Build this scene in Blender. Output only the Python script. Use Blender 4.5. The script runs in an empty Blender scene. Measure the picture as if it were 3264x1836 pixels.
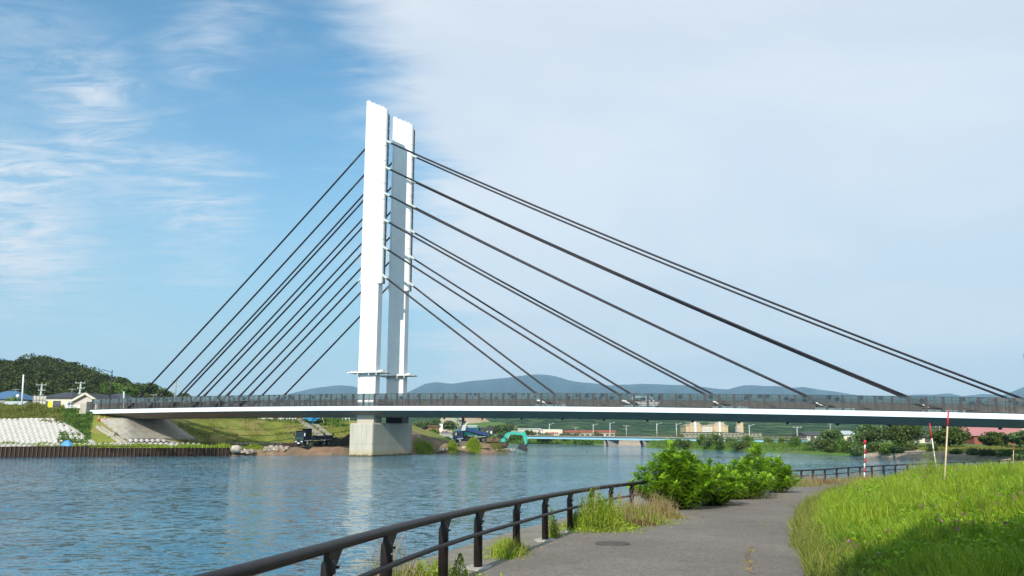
import bpy, math, random
import numpy as np
from mathutils import Vector, Matrix, Euler
R = math.radians
random.seed(7); rng = np.random.default_rng(11)
SC = bpy.context.scene
COL = SC.collection

# ------------------------------------------------------------ camera
WZ = -0.15; F = 2540.0; TH = math.atan(462 / F); CZ = 3.7
cam = bpy.data.objects.new('camera', bpy.data.cameras.new('camera')); COL.objects.link(cam)
cam.location = (0, 0, CZ); cam.rotation_euler = (math.pi / 2 + TH, 0, 0)
cam.data.sensor_width = 36; cam.data.lens = F / 3264 * 36
cam.data.clip_start = 0.1; cam.data.clip_end = 30000
SC.camera = cam

# ------------------------------------------------------------ light
SUN_AZ, SUN_EL = 20.0, 32.0          # direction the light travels (right of +Y), height of the sun
w = bpy.data.worlds.new('World'); SC.world = w; w.use_nodes = True
sun = bpy.data.objects.new('sun', bpy.data.lights.new('sun', 'SUN')); COL.objects.link(sun)
sun.data.energy = 4.1; sun.data.angle = R(0.53); sun.data.color = (1.0, 0.94, 0.84)
sd = Vector((math.sin(R(SUN_AZ)) * math.cos(R(SUN_EL)), math.cos(R(SUN_AZ)) * math.cos(R(SUN_EL)), -math.sin(R(SUN_EL))))
sun.rotation_euler = sd.to_track_quat('-Z', 'Y').to_euler()
SC.view_settings.view_transform = 'Standard'; SC.view_settings.look = 'None'
SC.view_settings.exposure = 0.34; SC.view_settings.gamma = 1.0
SC.render.engine = 'CYCLES'
SC.cycles.use_denoising = True
SC.cycles.max_bounces = 8; SC.cycles.transparent_max_bounces = 24
SC.cycles.volume_bounces = 0; SC.cycles.caustics_reflective = False; SC.cycles.caustics_refractive = False
SC.cycles.sample_clamp_indirect = 4.0

def N(nt, typ, **kw):
    n = nt.nodes.new(typ)
    for k, v in kw.items():
        if k == 'ins':
            for a, b in v.items():
                if isinstance(b, bpy.types.NodeSocket): nt.links.new(b, n.inputs[a])
                else: n.inputs[a].default_value = b
        else: setattr(n, k, v)
    return n
def MATH(nt, op, a, b=0.0, c=None, clamp=False):
    n = nt.nodes.new('ShaderNodeMath'); n.operation = op; n.use_clamp = clamp
    for i, v in enumerate((a, b, c)):
        if v is None: continue
        if isinstance(v, bpy.types.NodeSocket): nt.links.new(v, n.inputs[i])
        else: n.inputs[i].default_value = v
    return n.outputs[0]
def RANGE(nt, v, a, b, c=0.0, d=1.0, smooth=True):
    n = nt.nodes.new('ShaderNodeMapRange'); n.interpolation_type = 'SMOOTHSTEP' if smooth else 'LINEAR'
    nt.links.new(v, n.inputs[0])
    for i, x in enumerate((a, b, c, d)): n.inputs[i + 1].default_value = x
    return n.outputs[0]
def MIXC(nt, f, a, b, mode='MIX'):
    n = nt.nodes.new('ShaderNodeMix'); n.data_type = 'RGBA'; n.blend_type = mode
    for i, v in ((0, f), (6, a), (7, b)):
        if isinstance(v, bpy.types.NodeSocket): nt.links.new(v, n.inputs[i])
        else: n.inputs[i].default_value = v if i == 0 else (v[0], v[1], v[2], 1)
    return n.outputs[2]
def RAMP(nt, v, stops):
    n = nt.nodes.new('ShaderNodeValToRGB'); nt.links.new(v, n.inputs[0])
    e = n.color_ramp.elements
    while len(e) < len(stops): e.new(0.5)
    for x, (p, c) in zip(e, stops): x.position = p; x.color = (*c, 1)
    return n.outputs[0]
def NOISE(nt, vec, scale, detail=4, rough=0.55, dist=0.0, col=False):
    n = N(nt, 'ShaderNodeTexNoise'); n.inputs['Scale'].default_value = scale; n.inputs['Detail'].default_value = detail
    n.inputs['Roughness'].default_value = rough; n.inputs['Distortion'].default_value = dist
    if vec is not None: nt.links.new(vec, n.inputs['Vector'])
    return n.outputs['Color' if col else 'Fac']

# ------------------------------------------------------------ sky with a high thin cloud veil and wisps
def make_sky():
    nt = w.node_tree; nt.nodes.clear()
    out = N(nt, 'ShaderNodeOutputWorld'); bg = N(nt, 'ShaderNodeBackground')
    nt.links.new(bg.outputs[0], out.inputs[0])
    sky = N(nt, 'ShaderNodeTexSky', sky_type='NISHITA'); sky.sun_disc = False
    sky.sun_elevation = R(SUN_EL); sky.sun_rotation = R(SUN_AZ + 180)
    sky.altitude = 0; sky.air_density = 1.0; sky.dust_density = 1.2; sky.ozone_density = 1.6
    co = N(nt, 'ShaderNodeTexCoord').outputs['Generated']
    sx = N(nt, 'ShaderNodeSeparateXYZ'); nt.links.new(co, sx.inputs[0])
    x, y, z = sx.outputs
    zz = MATH(nt, 'ADD', MATH(nt, 'MAXIMUM', z, 0.0), 0.10)
    px = MATH(nt, 'DIVIDE', x, zz); py = MATH(nt, 'DIVIDE', y, zz)
    pv = N(nt, 'ShaderNodeCombineXYZ'); nt.links.new(px, pv.inputs[0]); nt.links.new(py, pv.inputs[1]); P = pv.outputs[0]
    # streaky field, drawn out towards the upper right
    mp = N(nt, 'ShaderNodeMapping'); nt.links.new(P, mp.inputs[0]); mp.inputs['Rotation'].default_value = (0, 0, R(-38)); mp.inputs['Scale'].default_value = (0.75, 2.1, 1)
    n1 = NOISE(nt, mp.outputs[0], 0.9, 9, 0.6, 0.7)
    n2 = NOISE(nt, P, 0.55, 6, 0.55, 0.4)
    n3 = NOISE(nt, mp.outputs[0], 4.5, 7, 0.65, 0.5)
    mp2 = N(nt, 'ShaderNodeMapping'); nt.links.new(P, mp2.inputs[0]); mp2.inputs['Rotation'].default_value = (0, 0, R(28)); mp2.inputs['Scale'].default_value = (1.0, 2.6, 1)
    n4 = NOISE(nt, mp2.outputs[0], 3.2, 9, 0.68, 1.1)
    # the veil: everything east of a wandering line
    s = MATH(nt, 'ADD', MATH(nt, 'ADD', x, MATH(nt, 'MULTIPLY', y, 0.11)), MATH(nt, 'MULTIPLY', z, 0.24))
    s = MATH(nt, 'ADD', s, MATH(nt, 'MULTIPLY', MATH(nt, 'SUBTRACT', n2, 0.5), 0.34))
    s = MATH(nt, 'ADD', s, MATH(nt, 'MULTIPLY', MATH(nt, 'SUBTRACT', n1, 0.5), 0.24))
    s = MATH(nt, 'ADD', s, MATH(nt, 'MULTIPLY', MATH(nt, 'SUBTRACT', n4, 0.5), 0.16))
    veil = RANGE(nt, s, -0.03, 0.12)
    hi = RANGE(nt, n2, 0.30, 0.62, 0.78, 0.98)
    veil = MATH(nt, 'MULTIPLY', veil, hi)
    # wisps on the blue side
    wsp = RANGE(nt, MATH(nt, 'ADD', MATH(nt, 'MULTIPLY', n1, 0.55), MATH(nt, 'MULTIPLY', n4, 0.45)), 0.49, 0.68)
    wm = RANGE(nt, n2, 0.42, 0.66)
    wisp = MATH(nt, 'MULTIPLY', MATH(nt, 'MULTIPLY', wsp, 0.55), MATH(nt, 'ADD', MATH(nt, 'MULTIPLY', wm, 0.8), 0.2))
    # a few soft cloud patches where the photograph has them
    def patch(pxx, pyy, rad, amt):
        u, v = pxx - 1632, 918 - pyy
        d = Vector((u, F * math.cos(TH) - v * math.sin(TH), F * math.sin(TH) + v * math.cos(TH))).normalized()
        dn = N(nt, 'ShaderNodeVectorMath', operation='DISTANCE'); nt.links.new(co, dn.inputs[0]); dn.inputs[1].default_value = d
        dd = MATH(nt, 'ADD', dn.outputs['Value'], MATH(nt, 'MULTIPLY', MATH(nt, 'SUBTRACT', n1, 0.5), 0.18))
        dd = MATH(nt, 'ADD', dd, MATH(nt, 'MULTIPLY', MATH(nt, 'SUBTRACT', n3, 0.5), 0.16))
        return MATH(nt, 'MULTIPLY', RANGE(nt, dd, rad * 0.1, rad * 1.5, amt, 0.0), RANGE(nt, MATH(nt, 'ADD', MATH(nt, 'MULTIPLY', n4, 0.65), MATH(nt, 'MULTIPLY', n3, 0.35)), 0.40, 0.60, 0.12, 1.25))
    m = MATH(nt, 'MAXIMUM', veil, wisp)
    for a in ((280, 320, 0.07, 0.8), (740, 20, 0.055, 0.36), (670, 110, 0.055, 0.42), (600, 200, 0.05, 0.40), (540, 280, 0.05, 0.25), (40, 750, 0.085, 1.0), (-40, 590, 0.07, 0.9), (110, 720, 0.05, 0.7), (640, 700, 0.055, 0.6), (590, 600, 0.05, 0.5), (420, 540, 0.07, 0.36), (220, 470, 0.08, 0.32), (60, 460, 0.08, 0.28), (60, 130, 0.10, 0.25), (650, 810, 0.04, 0.3), (150, 860, 0.10, 0.3), (1110, 360, 0.035, 0.3)):
        m = MATH(nt, 'MAXIMUM', m, patch(*a))
    m = MATH(nt, 'MULTIPLY', m, 0.92, clamp=True)
    blue = MIXC(nt, 1.0, sky.outputs[0], (0.62, 1.16, 1.28), 'MULTIPLY')
    lowc = RANGE(nt, z, 0.0, 0.46, 0.85, 0.06)
    blue = MIXC(nt, lowc, blue, (3.5, 4.9, 5.6))
    cl = MIXC(nt, RANGE(nt, n2, 0.3, 0.7), (5.6, 6.0, 6.55), (6.2, 6.55, 7.0))
    colr = MIXC(nt, m, blue, cl)
    colr = MIXC(nt, RANGE(nt, z, -0.02, 0.15, 0.6, 0.0), colr, (6.3, 7.2, 7.7))
    nt.links.new(colr, bg.inputs[0]); bg.inputs[1].default_value = 0.112
make_sky()

# ------------------------------------------------------------ geometry helpers
def tag(o, label=None, cat=None, group=None, kind=None):
    for k, v in (('label', label), ('category', cat), ('group', group), ('kind', kind)):
        if v: o[k] = v
    return o
def setmat(me, m):
    for x in (m if isinstance(m, (list, tuple)) else [m]): me.materials.append(x)
class MB:
    def __init__(s): s.v = []; s.f = []; s.m = []; s.sm = []
    def add(s, vs, fs, m=0, sm=False):
        b = len(s.v); s.v += [tuple(p) for p in vs]
        for f in fs: s.f.append(tuple(b + i for i in f)); s.m.append(m); s.sm.append(sm)
        return s
    def box(s, c, d, rot=None, m=0):
        x, y, z = d[0] / 2, d[1] / 2, d[2] / 2
        vs = [Vector((a * x, b * y, e * z)) for a in (-1, 1) for b in (-1, 1) for e in (-1, 1)]
        if rot is not None:
            M_ = rot if isinstance(rot, Matrix) else Euler(rot).to_matrix()
            vs = [M_ @ p for p in vs]
        c = Vector(c)
        return s.add([p + c for p in vs], [(0, 1, 3, 2), (4, 6, 7, 5), (0, 4, 5, 1), (2, 3, 7, 6), (0, 2, 6, 4), (1, 5, 7, 3)], m)
    def bb(s, a, b, m=0):
        return s.box([(a[i] + b[i]) / 2 for i in range(3)], [abs(b[i] - a[i]) for i in range(3)], None, m)
    def bar(s, p0, p1, wd, ht, m=0):
        p0, p1 = Vector(p0), Vector(p1); d = p1 - p0; L = d.length
        q = d.to_track_quat('X', 'Z').to_matrix()
        return s.box((p0 + p1) / 2, (L, wd, ht), q, m)
    def tube(s, pts, r, n=8, m=0, cap=True, sm=True):
        pts = [Vector(p) for p in pts]; rr = r if isinstance(r, (list, tuple)) else [r] * len(pts)
        vs = []; fs = []
        up = Vector((0, 0, 1))
        for i, p in enumerate(pts):
            t = (pts[min(i + 1, len(pts) - 1)] - pts[max(i - 1, 0)]).normalized()
            a = t.cross(up if abs(t.z) < 0.95 else Vector((1, 0, 0))).normalized(); b = t.cross(a)
            for k in range(n):
                an = 2 * math.pi * k / n
                vs.append(p + (a * math.cos(an) + b * math.sin(an)) * rr[i])
        for i in range(len(pts) - 1):
            for k in range(n): fs.append((i * n + k, i * n + (k + 1) % n, (i + 1) * n + (k + 1) % n, (i + 1) * n + k))
        s.add(vs, fs, m, sm)
        if cap:
            b = len(s.v) - len(vs)
            s.f.append(tuple(b + k for k in range(n))[::-1]); s.m.append(m); s.sm.append(False)
            s.f.append(tuple(b + (len(pts) - 1) * n + k for k in range(n))); s.m.append(m); s.sm.append(False)
        return s
    def prism(s, poly, a, b, m=0):
        """poly of 2-D points (x,z) pulled along y from a to b"""
        n = len(poly); vs = [(p[0], a, p[1]) for p in poly] + [(p[0], b, p[1]) for p in poly]
        return s.add(vs, [tuple(range(n))[::-1], tuple(range(n, 2 * n))] + [(i, (i + 1) % n, n + (i + 1) % n, n + i) for i in range(n)][::1], m)
    def vprism(s, poly, z0, z1, m=0):
        n = len(poly)
        z0s = z0 if isinstance(z0, (list, tuple)) else [z0] * n; z1s = z1 if isinstance(z1, (list, tuple)) else [z1] * n
        vs = [(p[0], p[1], z0s[i]) for i, p in enumerate(poly)] + [(p[0], p[1], z1s[i]) for i, p in enumerate(poly)]
        return s.add(vs, [tuple(range(n))[::-1], tuple(range(n, 2 * n))] + [(i, (i + 1) % n, n + (i + 1) % n, n + i) for i in range(n)], m)
    def ball(s, c, r, n=10, m=0, sq=(1, 1, 1)):
        vs = []; fs = []; k = n // 2
        for i in range(k + 1):
            t = math.pi * i / k
            for j in range(n):
                p = 2 * math.pi * j / n
                vs.append((c[0] + r * sq[0] * math.sin(t) * math.cos(p), c[1] + r * sq[1] * math.sin(t) * math.sin(p), c[2] + r * sq[2] * math.cos(t)))
        for i in range(k):
            for j in range(n): fs.append((i * n + j, (i + 1) * n + j, (i + 1) * n + (j + 1) % n, i * n + (j + 1) % n))
        return s.add(vs, fs, m, True)
    def mesh(s, name, mat):
        me = bpy.data.meshes.new(name); me.from_pydata(s.v, [], s.f); setmat(me, mat)
        me.polygons.foreach_set('material_index', s.m); me.polygons.foreach_set('use_smooth', s.sm)
        me.update(); return me
    def obj(s, name, mat, parent=None, bevel=0):
        return link(name, s.mesh(name, mat), parent, bevel)
def link(name, me, parent=None, bevel=0):
    o = bpy.data.objects.new(name, me); COL.objects.link(o)
    if parent is not None: o.parent = parent
    if bevel:
        b = o.modifiers.new('bevel', 'BEVEL'); b.width = bevel; b.segments = 2; b.limit_method = 'ANGLE'
    return o
def thing(name, label, cat, loc=(0, 0, 0), rz=0, group=None, kind=None):
    o = bpy.data.objects.new(name, None); COL.objects.link(o); o.location = loc; o.rotation_euler = (0, 0, rz)
    o.empty_display_size = 0.3
    return tag(o, label, cat, group, kind)
def np_mesh(name, V, nper, mat, smooth=False):
    """V (k*nper,3): k separate polygons of nper corners"""
    V = np.ascontiguousarray(V, dtype=np.float32); k = len(V) // nper
    me = bpy.data.meshes.new(name); me.vertices.add(len(V)); me.vertices.foreach_set('co', V.ravel())
    me.loops.add(len(V)); me.loops.foreach_set('vertex_index', np.arange(len(V), dtype=np.int32))
    me.polygons.add(k); me.polygons.foreach_set('loop_start', np.arange(0, len(V), nper, dtype=np.int32))
    if smooth: me.polygons.foreach_set('use_smooth', np.ones(k, dtype=bool))
    me.update(calc_edges=True); setmat(me, mat); return me
def copy_tree(o, parent=None):
    c = o.copy(); COL.objects.link(c); c.parent = parent
    for ch in list(o.children): copy_tree(ch, c)
    return c
# photo pixel (3264 x 1836) to a place in the world: how the survey of the picture was turned into metres
def ray(px, py):
    u, v = px - 1632, 918 - py
    return Vector((u, F * math.cos(TH) - v * math.sin(TH), F * math.sin(TH) + v * math.cos(TH)))
def at(px, py, Y):
    r = ray(px, py); k = Y / r.y; return Vector((r.x * k, Y, CZ + r.z * k))
def onz(px, py, z):
    r = ray(px, py); k = (z - CZ) / r.z; return Vector((r.x * k, r.y * k, z))
def vnoise(x, y, s=1.0, seed=0):
    """cheap smooth value noise, arrays, about -1..1"""
    x = np.asarray(x, float) * s + seed * 17.31; y = np.asarray(y, float) * s - seed * 9.7
    def h(i, j):
        q = np.sin(i * 127.1 + j * 311.7 + seed * 3.3) * 43758.5453; return (q - np.floor(q)) * 2 - 1
    xi, yi = np.floor(x), np.floor(y); fx, fy = x - xi, y - yi
    fx = fx * fx * (3 - 2 * fx); fy = fy * fy * (3 - 2 * fy)
    return (h(xi, yi) * (1 - fx) + h(xi + 1, yi) * fx) * (1 - fy) + (h(xi, yi + 1) * (1 - fx) + h(xi + 1, yi + 1) * fx) * fy
def fbm(x, y, s=1.0, seed=0, o=4):
    r = 0; a = 1; t = 0
    for i in range(o): r = r + a * vnoise(x, y, s * 2 ** i, seed + i); t += a; a *= 0.5
    return r / t
def grid_mesh(name, G, mat, smooth=True):
    """G (r,c,3)"""
    r, c = G.shape[:2]; me = bpy.data.meshes.new(name)
    i, j = np.meshgrid(np.arange(r - 1), np.arange(c - 1), indexing='ij'); a = (i * c + j).ravel()
    f = np.stack([a, a + 1, a + c + 1, a + c], 1)
    me.from_pydata(G.reshape(-1, 3).tolist(), [], f.tolist()); setmat(me, mat)
    if smooth: me.polygons.foreach_set('use_smooth', np.ones(len(f), dtype=bool))
    me.update(); return me
def resample(P, n):
    P = np.asarray(P, float); d = np.r_[0, np.cumsum(np.linalg.norm(np.diff(P[:, :2], axis=0), axis=1))]
    t = np.linspace(0, d[-1], n); return np.stack([np.interp(t, d, P[:, k]) for k in range(P.shape[1])], 1)
def smooth_line(P, n):
    """Catmull-Rom through the points"""
    P = np.asarray(P, float); Q = np.vstack([2 * P[0] - P[1], P, 2 * P[-1] - P[-2]]); out = []
    m = max(2, n // (len(P) - 1))
    for i in range(1, len(Q) - 2):
        for t in np.linspace(0, 1, m, endpoint=False):
            a, b, c, d = Q[i - 1:i + 3]
            out.append(0.5 * ((2 * b) + (c - a) * t + (2 * a - 5 * b + 4 * c - d) * t * t + (3 * b - a - 3 * c + d) * t ** 3))
    out.append(P[-1]); return np.array(out)
def loft(rows, nc, per, namp=0.0, ns=0.3, seed=0, edge=True):
    """rows: polylines with equal station count -> (R,C,3) with `per` steps between rows"""
    A = np.array([[list(p) for p in r] for r in rows], float)           # (k,m,3)
    m = A.shape[1]; t = np.linspace(0, m - 1, nc); B = np.zeros((A.shape[0], nc, 3))
    for k in range(A.shape[0]):
        for c in range(3): B[k, :, c] = np.interp(t, np.arange(m), A[k, :, c])
    out = []
    for k in range(len(B) - 1):
        p = per[k] if isinstance(per, (list, tuple)) else per
        for q in np.linspace(0, 1, p, endpoint=False): out.append(B[k] * (1 - q) + B[k + 1] * q)
    out.append(B[-1]); G = np.array(out)
    if namp: G[..., 2] += namp * fbm(G[..., 0], G[..., 1], ns, seed)
    return G
# ------------------------------------------------------------ materials
MATS = {}
def M(name, c1, c2=None, scale=1.0, rough=0.8, bump=0.0, bscale=None, metal=0.0, detail=5, spec=0.3, c3=None, s3=0.1, coord='Object', stretch=None, trans=0.0, lo=0.35, hi=0.65):
    if name in MATS: return MATS[name]
    m = bpy.data.materials.new(name); m.use_nodes = True; nt = m.node_tree
    b = nt.nodes['Principled BSDF']; MATS[name] = m
    b.inputs['Roughness'].default_value = rough; b.inputs['Metallic'].default_value = metal
    b.inputs['Specular IOR Level'].default_value = spec
    if coord == 'World': vec = N(nt, 'ShaderNodeNewGeometry').outputs['Position']
    else: vec = N(nt, 'ShaderNodeTexCoord').outputs[coord]
    if stretch:
        mp = N(nt, 'ShaderNodeMapping'); nt.links.new(vec, mp.inputs[0]); mp.inputs['Scale'].default_value = stretch; vec = mp.outputs[0]
    if c2 is None: c2 = tuple(x * 0.86 for x in c1)
    f = RANGE(nt, NOISE(nt, vec, scale, detail), lo, hi)
    c = MIXC(nt, f, c1, c2)
    if c3 is not None: c = MIXC(nt, RANGE(nt, NOISE(nt, vec, s3, 4), 0.45, 0.62), c, c3)
    nt.links.new(c, b.inputs['Base Color'])
    if trans:
        tr = N(nt, 'ShaderNodeBsdfTranslucent'); nt.links.new(c, tr.inputs[0]); mx = N(nt, 'ShaderNodeMixShader'); mx.inputs[0].default_value = trans
        nt.links.new(b.outputs[0], mx.inputs[1]); nt.links.new(tr.outputs[0], mx.inputs[2])
        nt.links.new(mx.outputs[0], nt.nodes['Material Output'].inputs[0])
    if bump:
        bn = N(nt, 'ShaderNodeBump'); bn.inputs['Strength'].default_value = bump; bn.inputs['Distance'].default_value = 0.05 / max(0.05, (bscale or scale * 4) * 0.1)
        nt.links.new(NOISE(nt, vec, bscale or scale * 4, 5), bn.inputs['Height']); nt.links.new(bn.outputs[0], b.inputs['Normal'])
    return m
def leafmat(name, c1, c2, c3, trans=0.3, big=0.5, small=6.0, rough=0.55):
    """foliage: every leaf its own shade, with broader patches"""
    if name in MATS: return MATS[name]
    m = bpy.data.materials.new(name); m.use_nodes = True; nt = m.node_tree; b = nt.nodes['Principled BSDF']; MATS[name] = m
    b.inputs['Roughness'].default_value = rough; b.inputs['Specular IOR Level'].default_value = 0.25
    pos = N(nt, 'ShaderNodeNewGeometry').outputs['Position']
    rnd = N(nt, 'ShaderNodeNewGeometry').outputs['Random Per Island']
    f = RANGE(nt, NOISE(nt, pos, big, 3), 0.35, 0.65)
    c = MIXC(nt, f, c1, c2); c = MIXC(nt, RANGE(nt, NOISE(nt, pos, small, 2), 0.4, 0.7), c, c3)
    c = MIXC(nt, 1.0, c, RAMP(nt, rnd, [(0, (0.62, 0.62, 0.62)), (1, (1.35, 1.35, 1.25))]), 'MULTIPLY')
    nt.links.new(c, b.inputs['Base Color'])
    tr = N(nt, 'ShaderNodeBsdfTranslucent'); nt.links.new(c, tr.inputs[0]); mx = N(nt, 'ShaderNodeMixShader'); mx.inputs[0].default_value = trans
    nt.links.new(b.outputs[0], mx.inputs[1]); nt.links.new(tr.outputs[0], mx.inputs[2]); nt.links.new(mx.outputs[0], nt.nodes['Material Output'].inputs[0])
    return m
M('white_paint', (0.76, 0.76, 0.75), (0.71, 0.71, 0.71), 0.6, 0.45)
M('white_old', (0.72, 0.72, 0.70), (0.6, 0.6, 0.58), 2.0, 0.6)
M('fascia', (0.78, 0.90, 0.97), (0.74, 0.86, 0.93), 0.4, 0.5, stretch=(0.3, 1, 1))
M('girder', (0.23, 0.195, 0.15), (0.19, 0.165, 0.13), 0.5, 0.5)
M('cable_black', (0.016, 0.010, 0.016), (0.010, 0.007, 0.011), 3, 0.45)
M('rail_brown', (0.060, 0.052, 0.050), (0.045, 0.040, 0.040), 3, 0.5)
M('socket', (0.50, 0.53, 0.49), (0.42, 0.46, 0.43), 3, 0.5)
M('barrier_grey', (0.095, 0.09, 0.083), (0.07, 0.067, 0.063), 2, 0.6)
M('dark_steel', (0.03, 0.035, 0.04), (0.02, 0.022, 0.025), 3, 0.5)
M('deck_asphalt', (0.06, 0.06, 0.06), None, 3, 0.9)
M('asphalt_far', (0.13, 0.13, 0.125), None, 0.4, 0.9)
M('trunk', (0.07, 0.05, 0.035), (0.045, 0.033, 0.025), 4, 0.9, 0.6)
M('soil', (0.28, 0.185, 0.12), (0.20, 0.13, 0.085), 0.8, 0.95, 0.8, 3, c3=(0.15, 0.115, 0.075), s3=0.25)
M('levee_grass', (0.20, 0.215, 0.030), (0.145, 0.18, 0.025), 0.6, 0.95, 0.7, 6, c3=(0.24, 0.20, 0.06), s3=0.22)
M('weed_ground', (0.07, 0.085, 0.025), (0.05, 0.06, 0.02), 0.8, 0.95, 0.7, 6, c3=(0.13, 0.11, 0.06), s3=0.5)
M('bank_green', (0.11, 0.19, 0.03), (0.08, 0.145, 0.024), 0.25, 0.95, 0.9, 2, c3=(0.10, 0.13, 0.035), s3=0.06)
M('grave_shore', (0.42, 0.33, 0.24), (0.30, 0.235, 0.17), 1.2, 0.95, 0.8, 6)
M('rust', (0.036, 0.017, 0.012), (0.018, 0.010, 0.008), 1.5, 0.85, 0.3, 8, stretch=(1, 1, 0.25))
M('rust_rib', (0.22, 0.16, 0.09), (0.12, 0.075, 0.045), 2.0, 0.85, stretch=(1, 1, 0.3))
M('block', (0.50, 0.475, 0.44), (0.42, 0.395, 0.36), 1.2, 0.9, 0.3, 6)
M('block_shade', (0.17, 0.145, 0.125), (0.11, 0.095, 0.08), 1.2, 0.95)  # shadow in the gaps between wedge blocks, put into the slab colour
M('cream_concrete', (0.42, 0.385, 0.32), (0.34, 0.31, 0.25), 1.0, 0.9, 0.3, 6)
M('rock', (0.52, 0.45, 0.38), (0.36, 0.30, 0.25), 1.3, 0.9, 0.7, 4)
M('plate_steel', (0.035, 0.018, 0.014), None, 2, 0.8)
M('tyre', (0.02, 0.02, 0.02), None, 3, 0.85)
M('rim', (0.25, 0.26, 0.27), None, 3, 0.5, metal=0.3)
M('glass_dark', (0.015, 0.02, 0.022), (0.012, 0.015, 0.018), 1, 0.08, spec=0.6)
M('truck_black', (0.012, 0.016, 0.022), (0.01, 0.012, 0.016), 1, 0.3, spec=0.5)
M('truck_green', (0.03, 0.075, 0.06), None, 1, 0.35, spec=0.5)
M('truck_blue', (0.02, 0.055, 0.14), (0.02, 0.045, 0.11), 1, 0.4, spec=0.5)
M('bed_blue', (0.035, 0.07, 0.22), (0.045, 0.07, 0.17), 2, 0.5)
M('bed_dark', (0.035, 0.045, 0.07), None, 2, 0.5)
M('teal', (0.03, 0.42, 0.33), (0.035, 0.36, 0.29), 1, 0.4, spec=0.5)
M('blue_paint', (0.04, 0.30, 0.62), (0.05, 0.27, 0.55), 2, 0.45)
M('track', (0.06, 0.04, 0.03), (0.10, 0.06, 0.035), 3, 0.9, 0.5)
M('rusty_body', (0.16, 0.10, 0.05), (0.06, 0.045, 0.03), 1.5, 0.8)
M('cream_wall', (0.66, 0.60, 0.49), (0.60, 0.55, 0.45), 0.8, 0.85)
M('pink_wall', (0.56, 0.50, 0.45), (0.52, 0.46, 0.41), 0.8, 0.85)
M('grey_wall', (0.33, 0.33, 0.31), None, 0.8, 0.85)
M('blue_wall', (0.42, 0.52, 0.56), None, 0.8, 0.85)
M('slate_roof', (0.075, 0.075, 0.085), (0.05, 0.05, 0.06), 1.2, 0.75, 0.2, stretch=(1, 1, 6))
M('blue_roof', (0.07, 0.16, 0.30), (0.08, 0.15, 0.24), 1.0, 0.6)
M('light_roof', (0.45, 0.50, 0.50), None, 1.0, 0.6)
M('red_roof', (0.32, 0.10, 0.075), (0.26, 0.08, 0.06), 1.0, 0.7)
M('pink_roof', (0.48, 0.20, 0.19), (0.42, 0.17, 0.165), 0.6, 0.7)
M('brick_red', (0.30, 0.09, 0.06), (0.24, 0.075, 0.05), 2.0, 0.85)
M('frame_dark', (0.10, 0.06, 0.055), None, 2, 0.6)
M('window_glass', (0.06, 0.07, 0.08), (0.10, 0.11, 0.12), 1.5, 0.12, spec=0.6)
M('yellow', (0.80, 0.75, 0.02), None, 2, 0.6)
M('yellow_ink', (0.62, 0.50, 0.02), None, 2, 0.6)
M('orange', (0.85, 0.13, 0.03), None, 2, 0.5)
M('red', (0.62, 0.03, 0.045), None, 2, 0.5)
M('cream_pole', (0.62, 0.50, 0.30), (0.55, 0.44, 0.27), 4, 0.6)
M('pole_green', (0.45, 0.58, 0.54), None, 2, 0.5)
M('pole_white', (0.75, 0.80, 0.80), None, 2, 0.5)
M('pole_grey', (0.32, 0.33, 0.31), None, 2, 0.7)
M('tarp', (0.10, 0.33, 0.68), (0.08, 0.27, 0.6), 3, 0.5)
M('tan_wall', (0.55, 0.42, 0.25), (0.50, 0.38, 0.23), 0.3, 0.85)
M('olive_wall', (0.36, 0.35, 0.25), None, 0.3, 0.85)
M('far_blue', (0.30, 0.55, 0.68), (0.27, 0.5, 0.62), 0.3, 0.6)
M('far_concrete', (0.30, 0.28, 0.25), (0.24, 0.225, 0.2), 0.4, 0.9)
M('hivis', (0.45, 0.75, 0.03), None, 4, 0.7)
M('workwear', (0.12, 0.20, 0.40), None, 4, 0.8)
M('skin', (0.45, 0.27, 0.19), None, 8, 0.6)
M('helmet', (0.8, 0.8, 0.78), None, 4, 0.4)
M('sign_back', (0.55, 0.54, 0.46), (0.48, 0.47, 0.40), 1, 0.7)
leafmat('leaf_hill', (0.050, 0.068, 0.010), (0.022, 0.036, 0.007), (0.085, 0.10, 0.015), 0.2, 0.10, 0.6)
leafmat('leaf_tree_a', (0.12, 0.19, 0.06), (0.085, 0.145, 0.042), (0.18, 0.25, 0.10), 0.25, 0.4, 1.5)
leafmat('leaf_tree_b', (0.085, 0.125, 0.024), (0.062, 0.098, 0.020), (0.13, 0.17, 0.035), 0.25, 0.4, 1.5)
leafmat('leaf_bank', (0.11, 0.20, 0.028), (0.08, 0.155, 0.024), (0.16, 0.25, 0.045), 0.3, 0.15, 1.0)
leafmat('leaf_bush', (0.22, 0.40, 0.016), (0.14, 0.30, 0.012), (0.34, 0.50, 0.03), 0.38, 0.9, 5.0, 0.45)
leafmat('leaf_weed', (0.25, 0.35, 0.025), (0.17, 0.26, 0.02), (0.36, 0.42, 0.05), 0.35, 1.5, 8.0)
leafmat('leaf_red', (0.14, 0.05, 0.03), (0.10, 0.07, 0.03), (0.16, 0.10, 0.04), 0.3, 1.5, 8.0)
leafmat('grass_near', (0.26, 0.36, 0.020), (0.13, 0.25, 0.014), (0.36, 0.44, 0.05), 0.35, 1.1, 5.0)
leafmat('grass_dry', (0.42, 0.31, 0.17), (0.34, 0.24, 0.13), (0.45, 0.28, 0.20), 0.3, 0.8, 5.0, 0.7)
leafmat('grass_olive', (0.20, 0.23, 0.04), (0.14, 0.18, 0.03), (0.30, 0.28, 0.08), 0.3, 0.3, 3.0)
leafmat('clover_pink', (0.45, 0.16, 0.30), (0.38, 0.13, 0.27), (0.55, 0.25, 0.38), 0.3, 2, 20)

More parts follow.
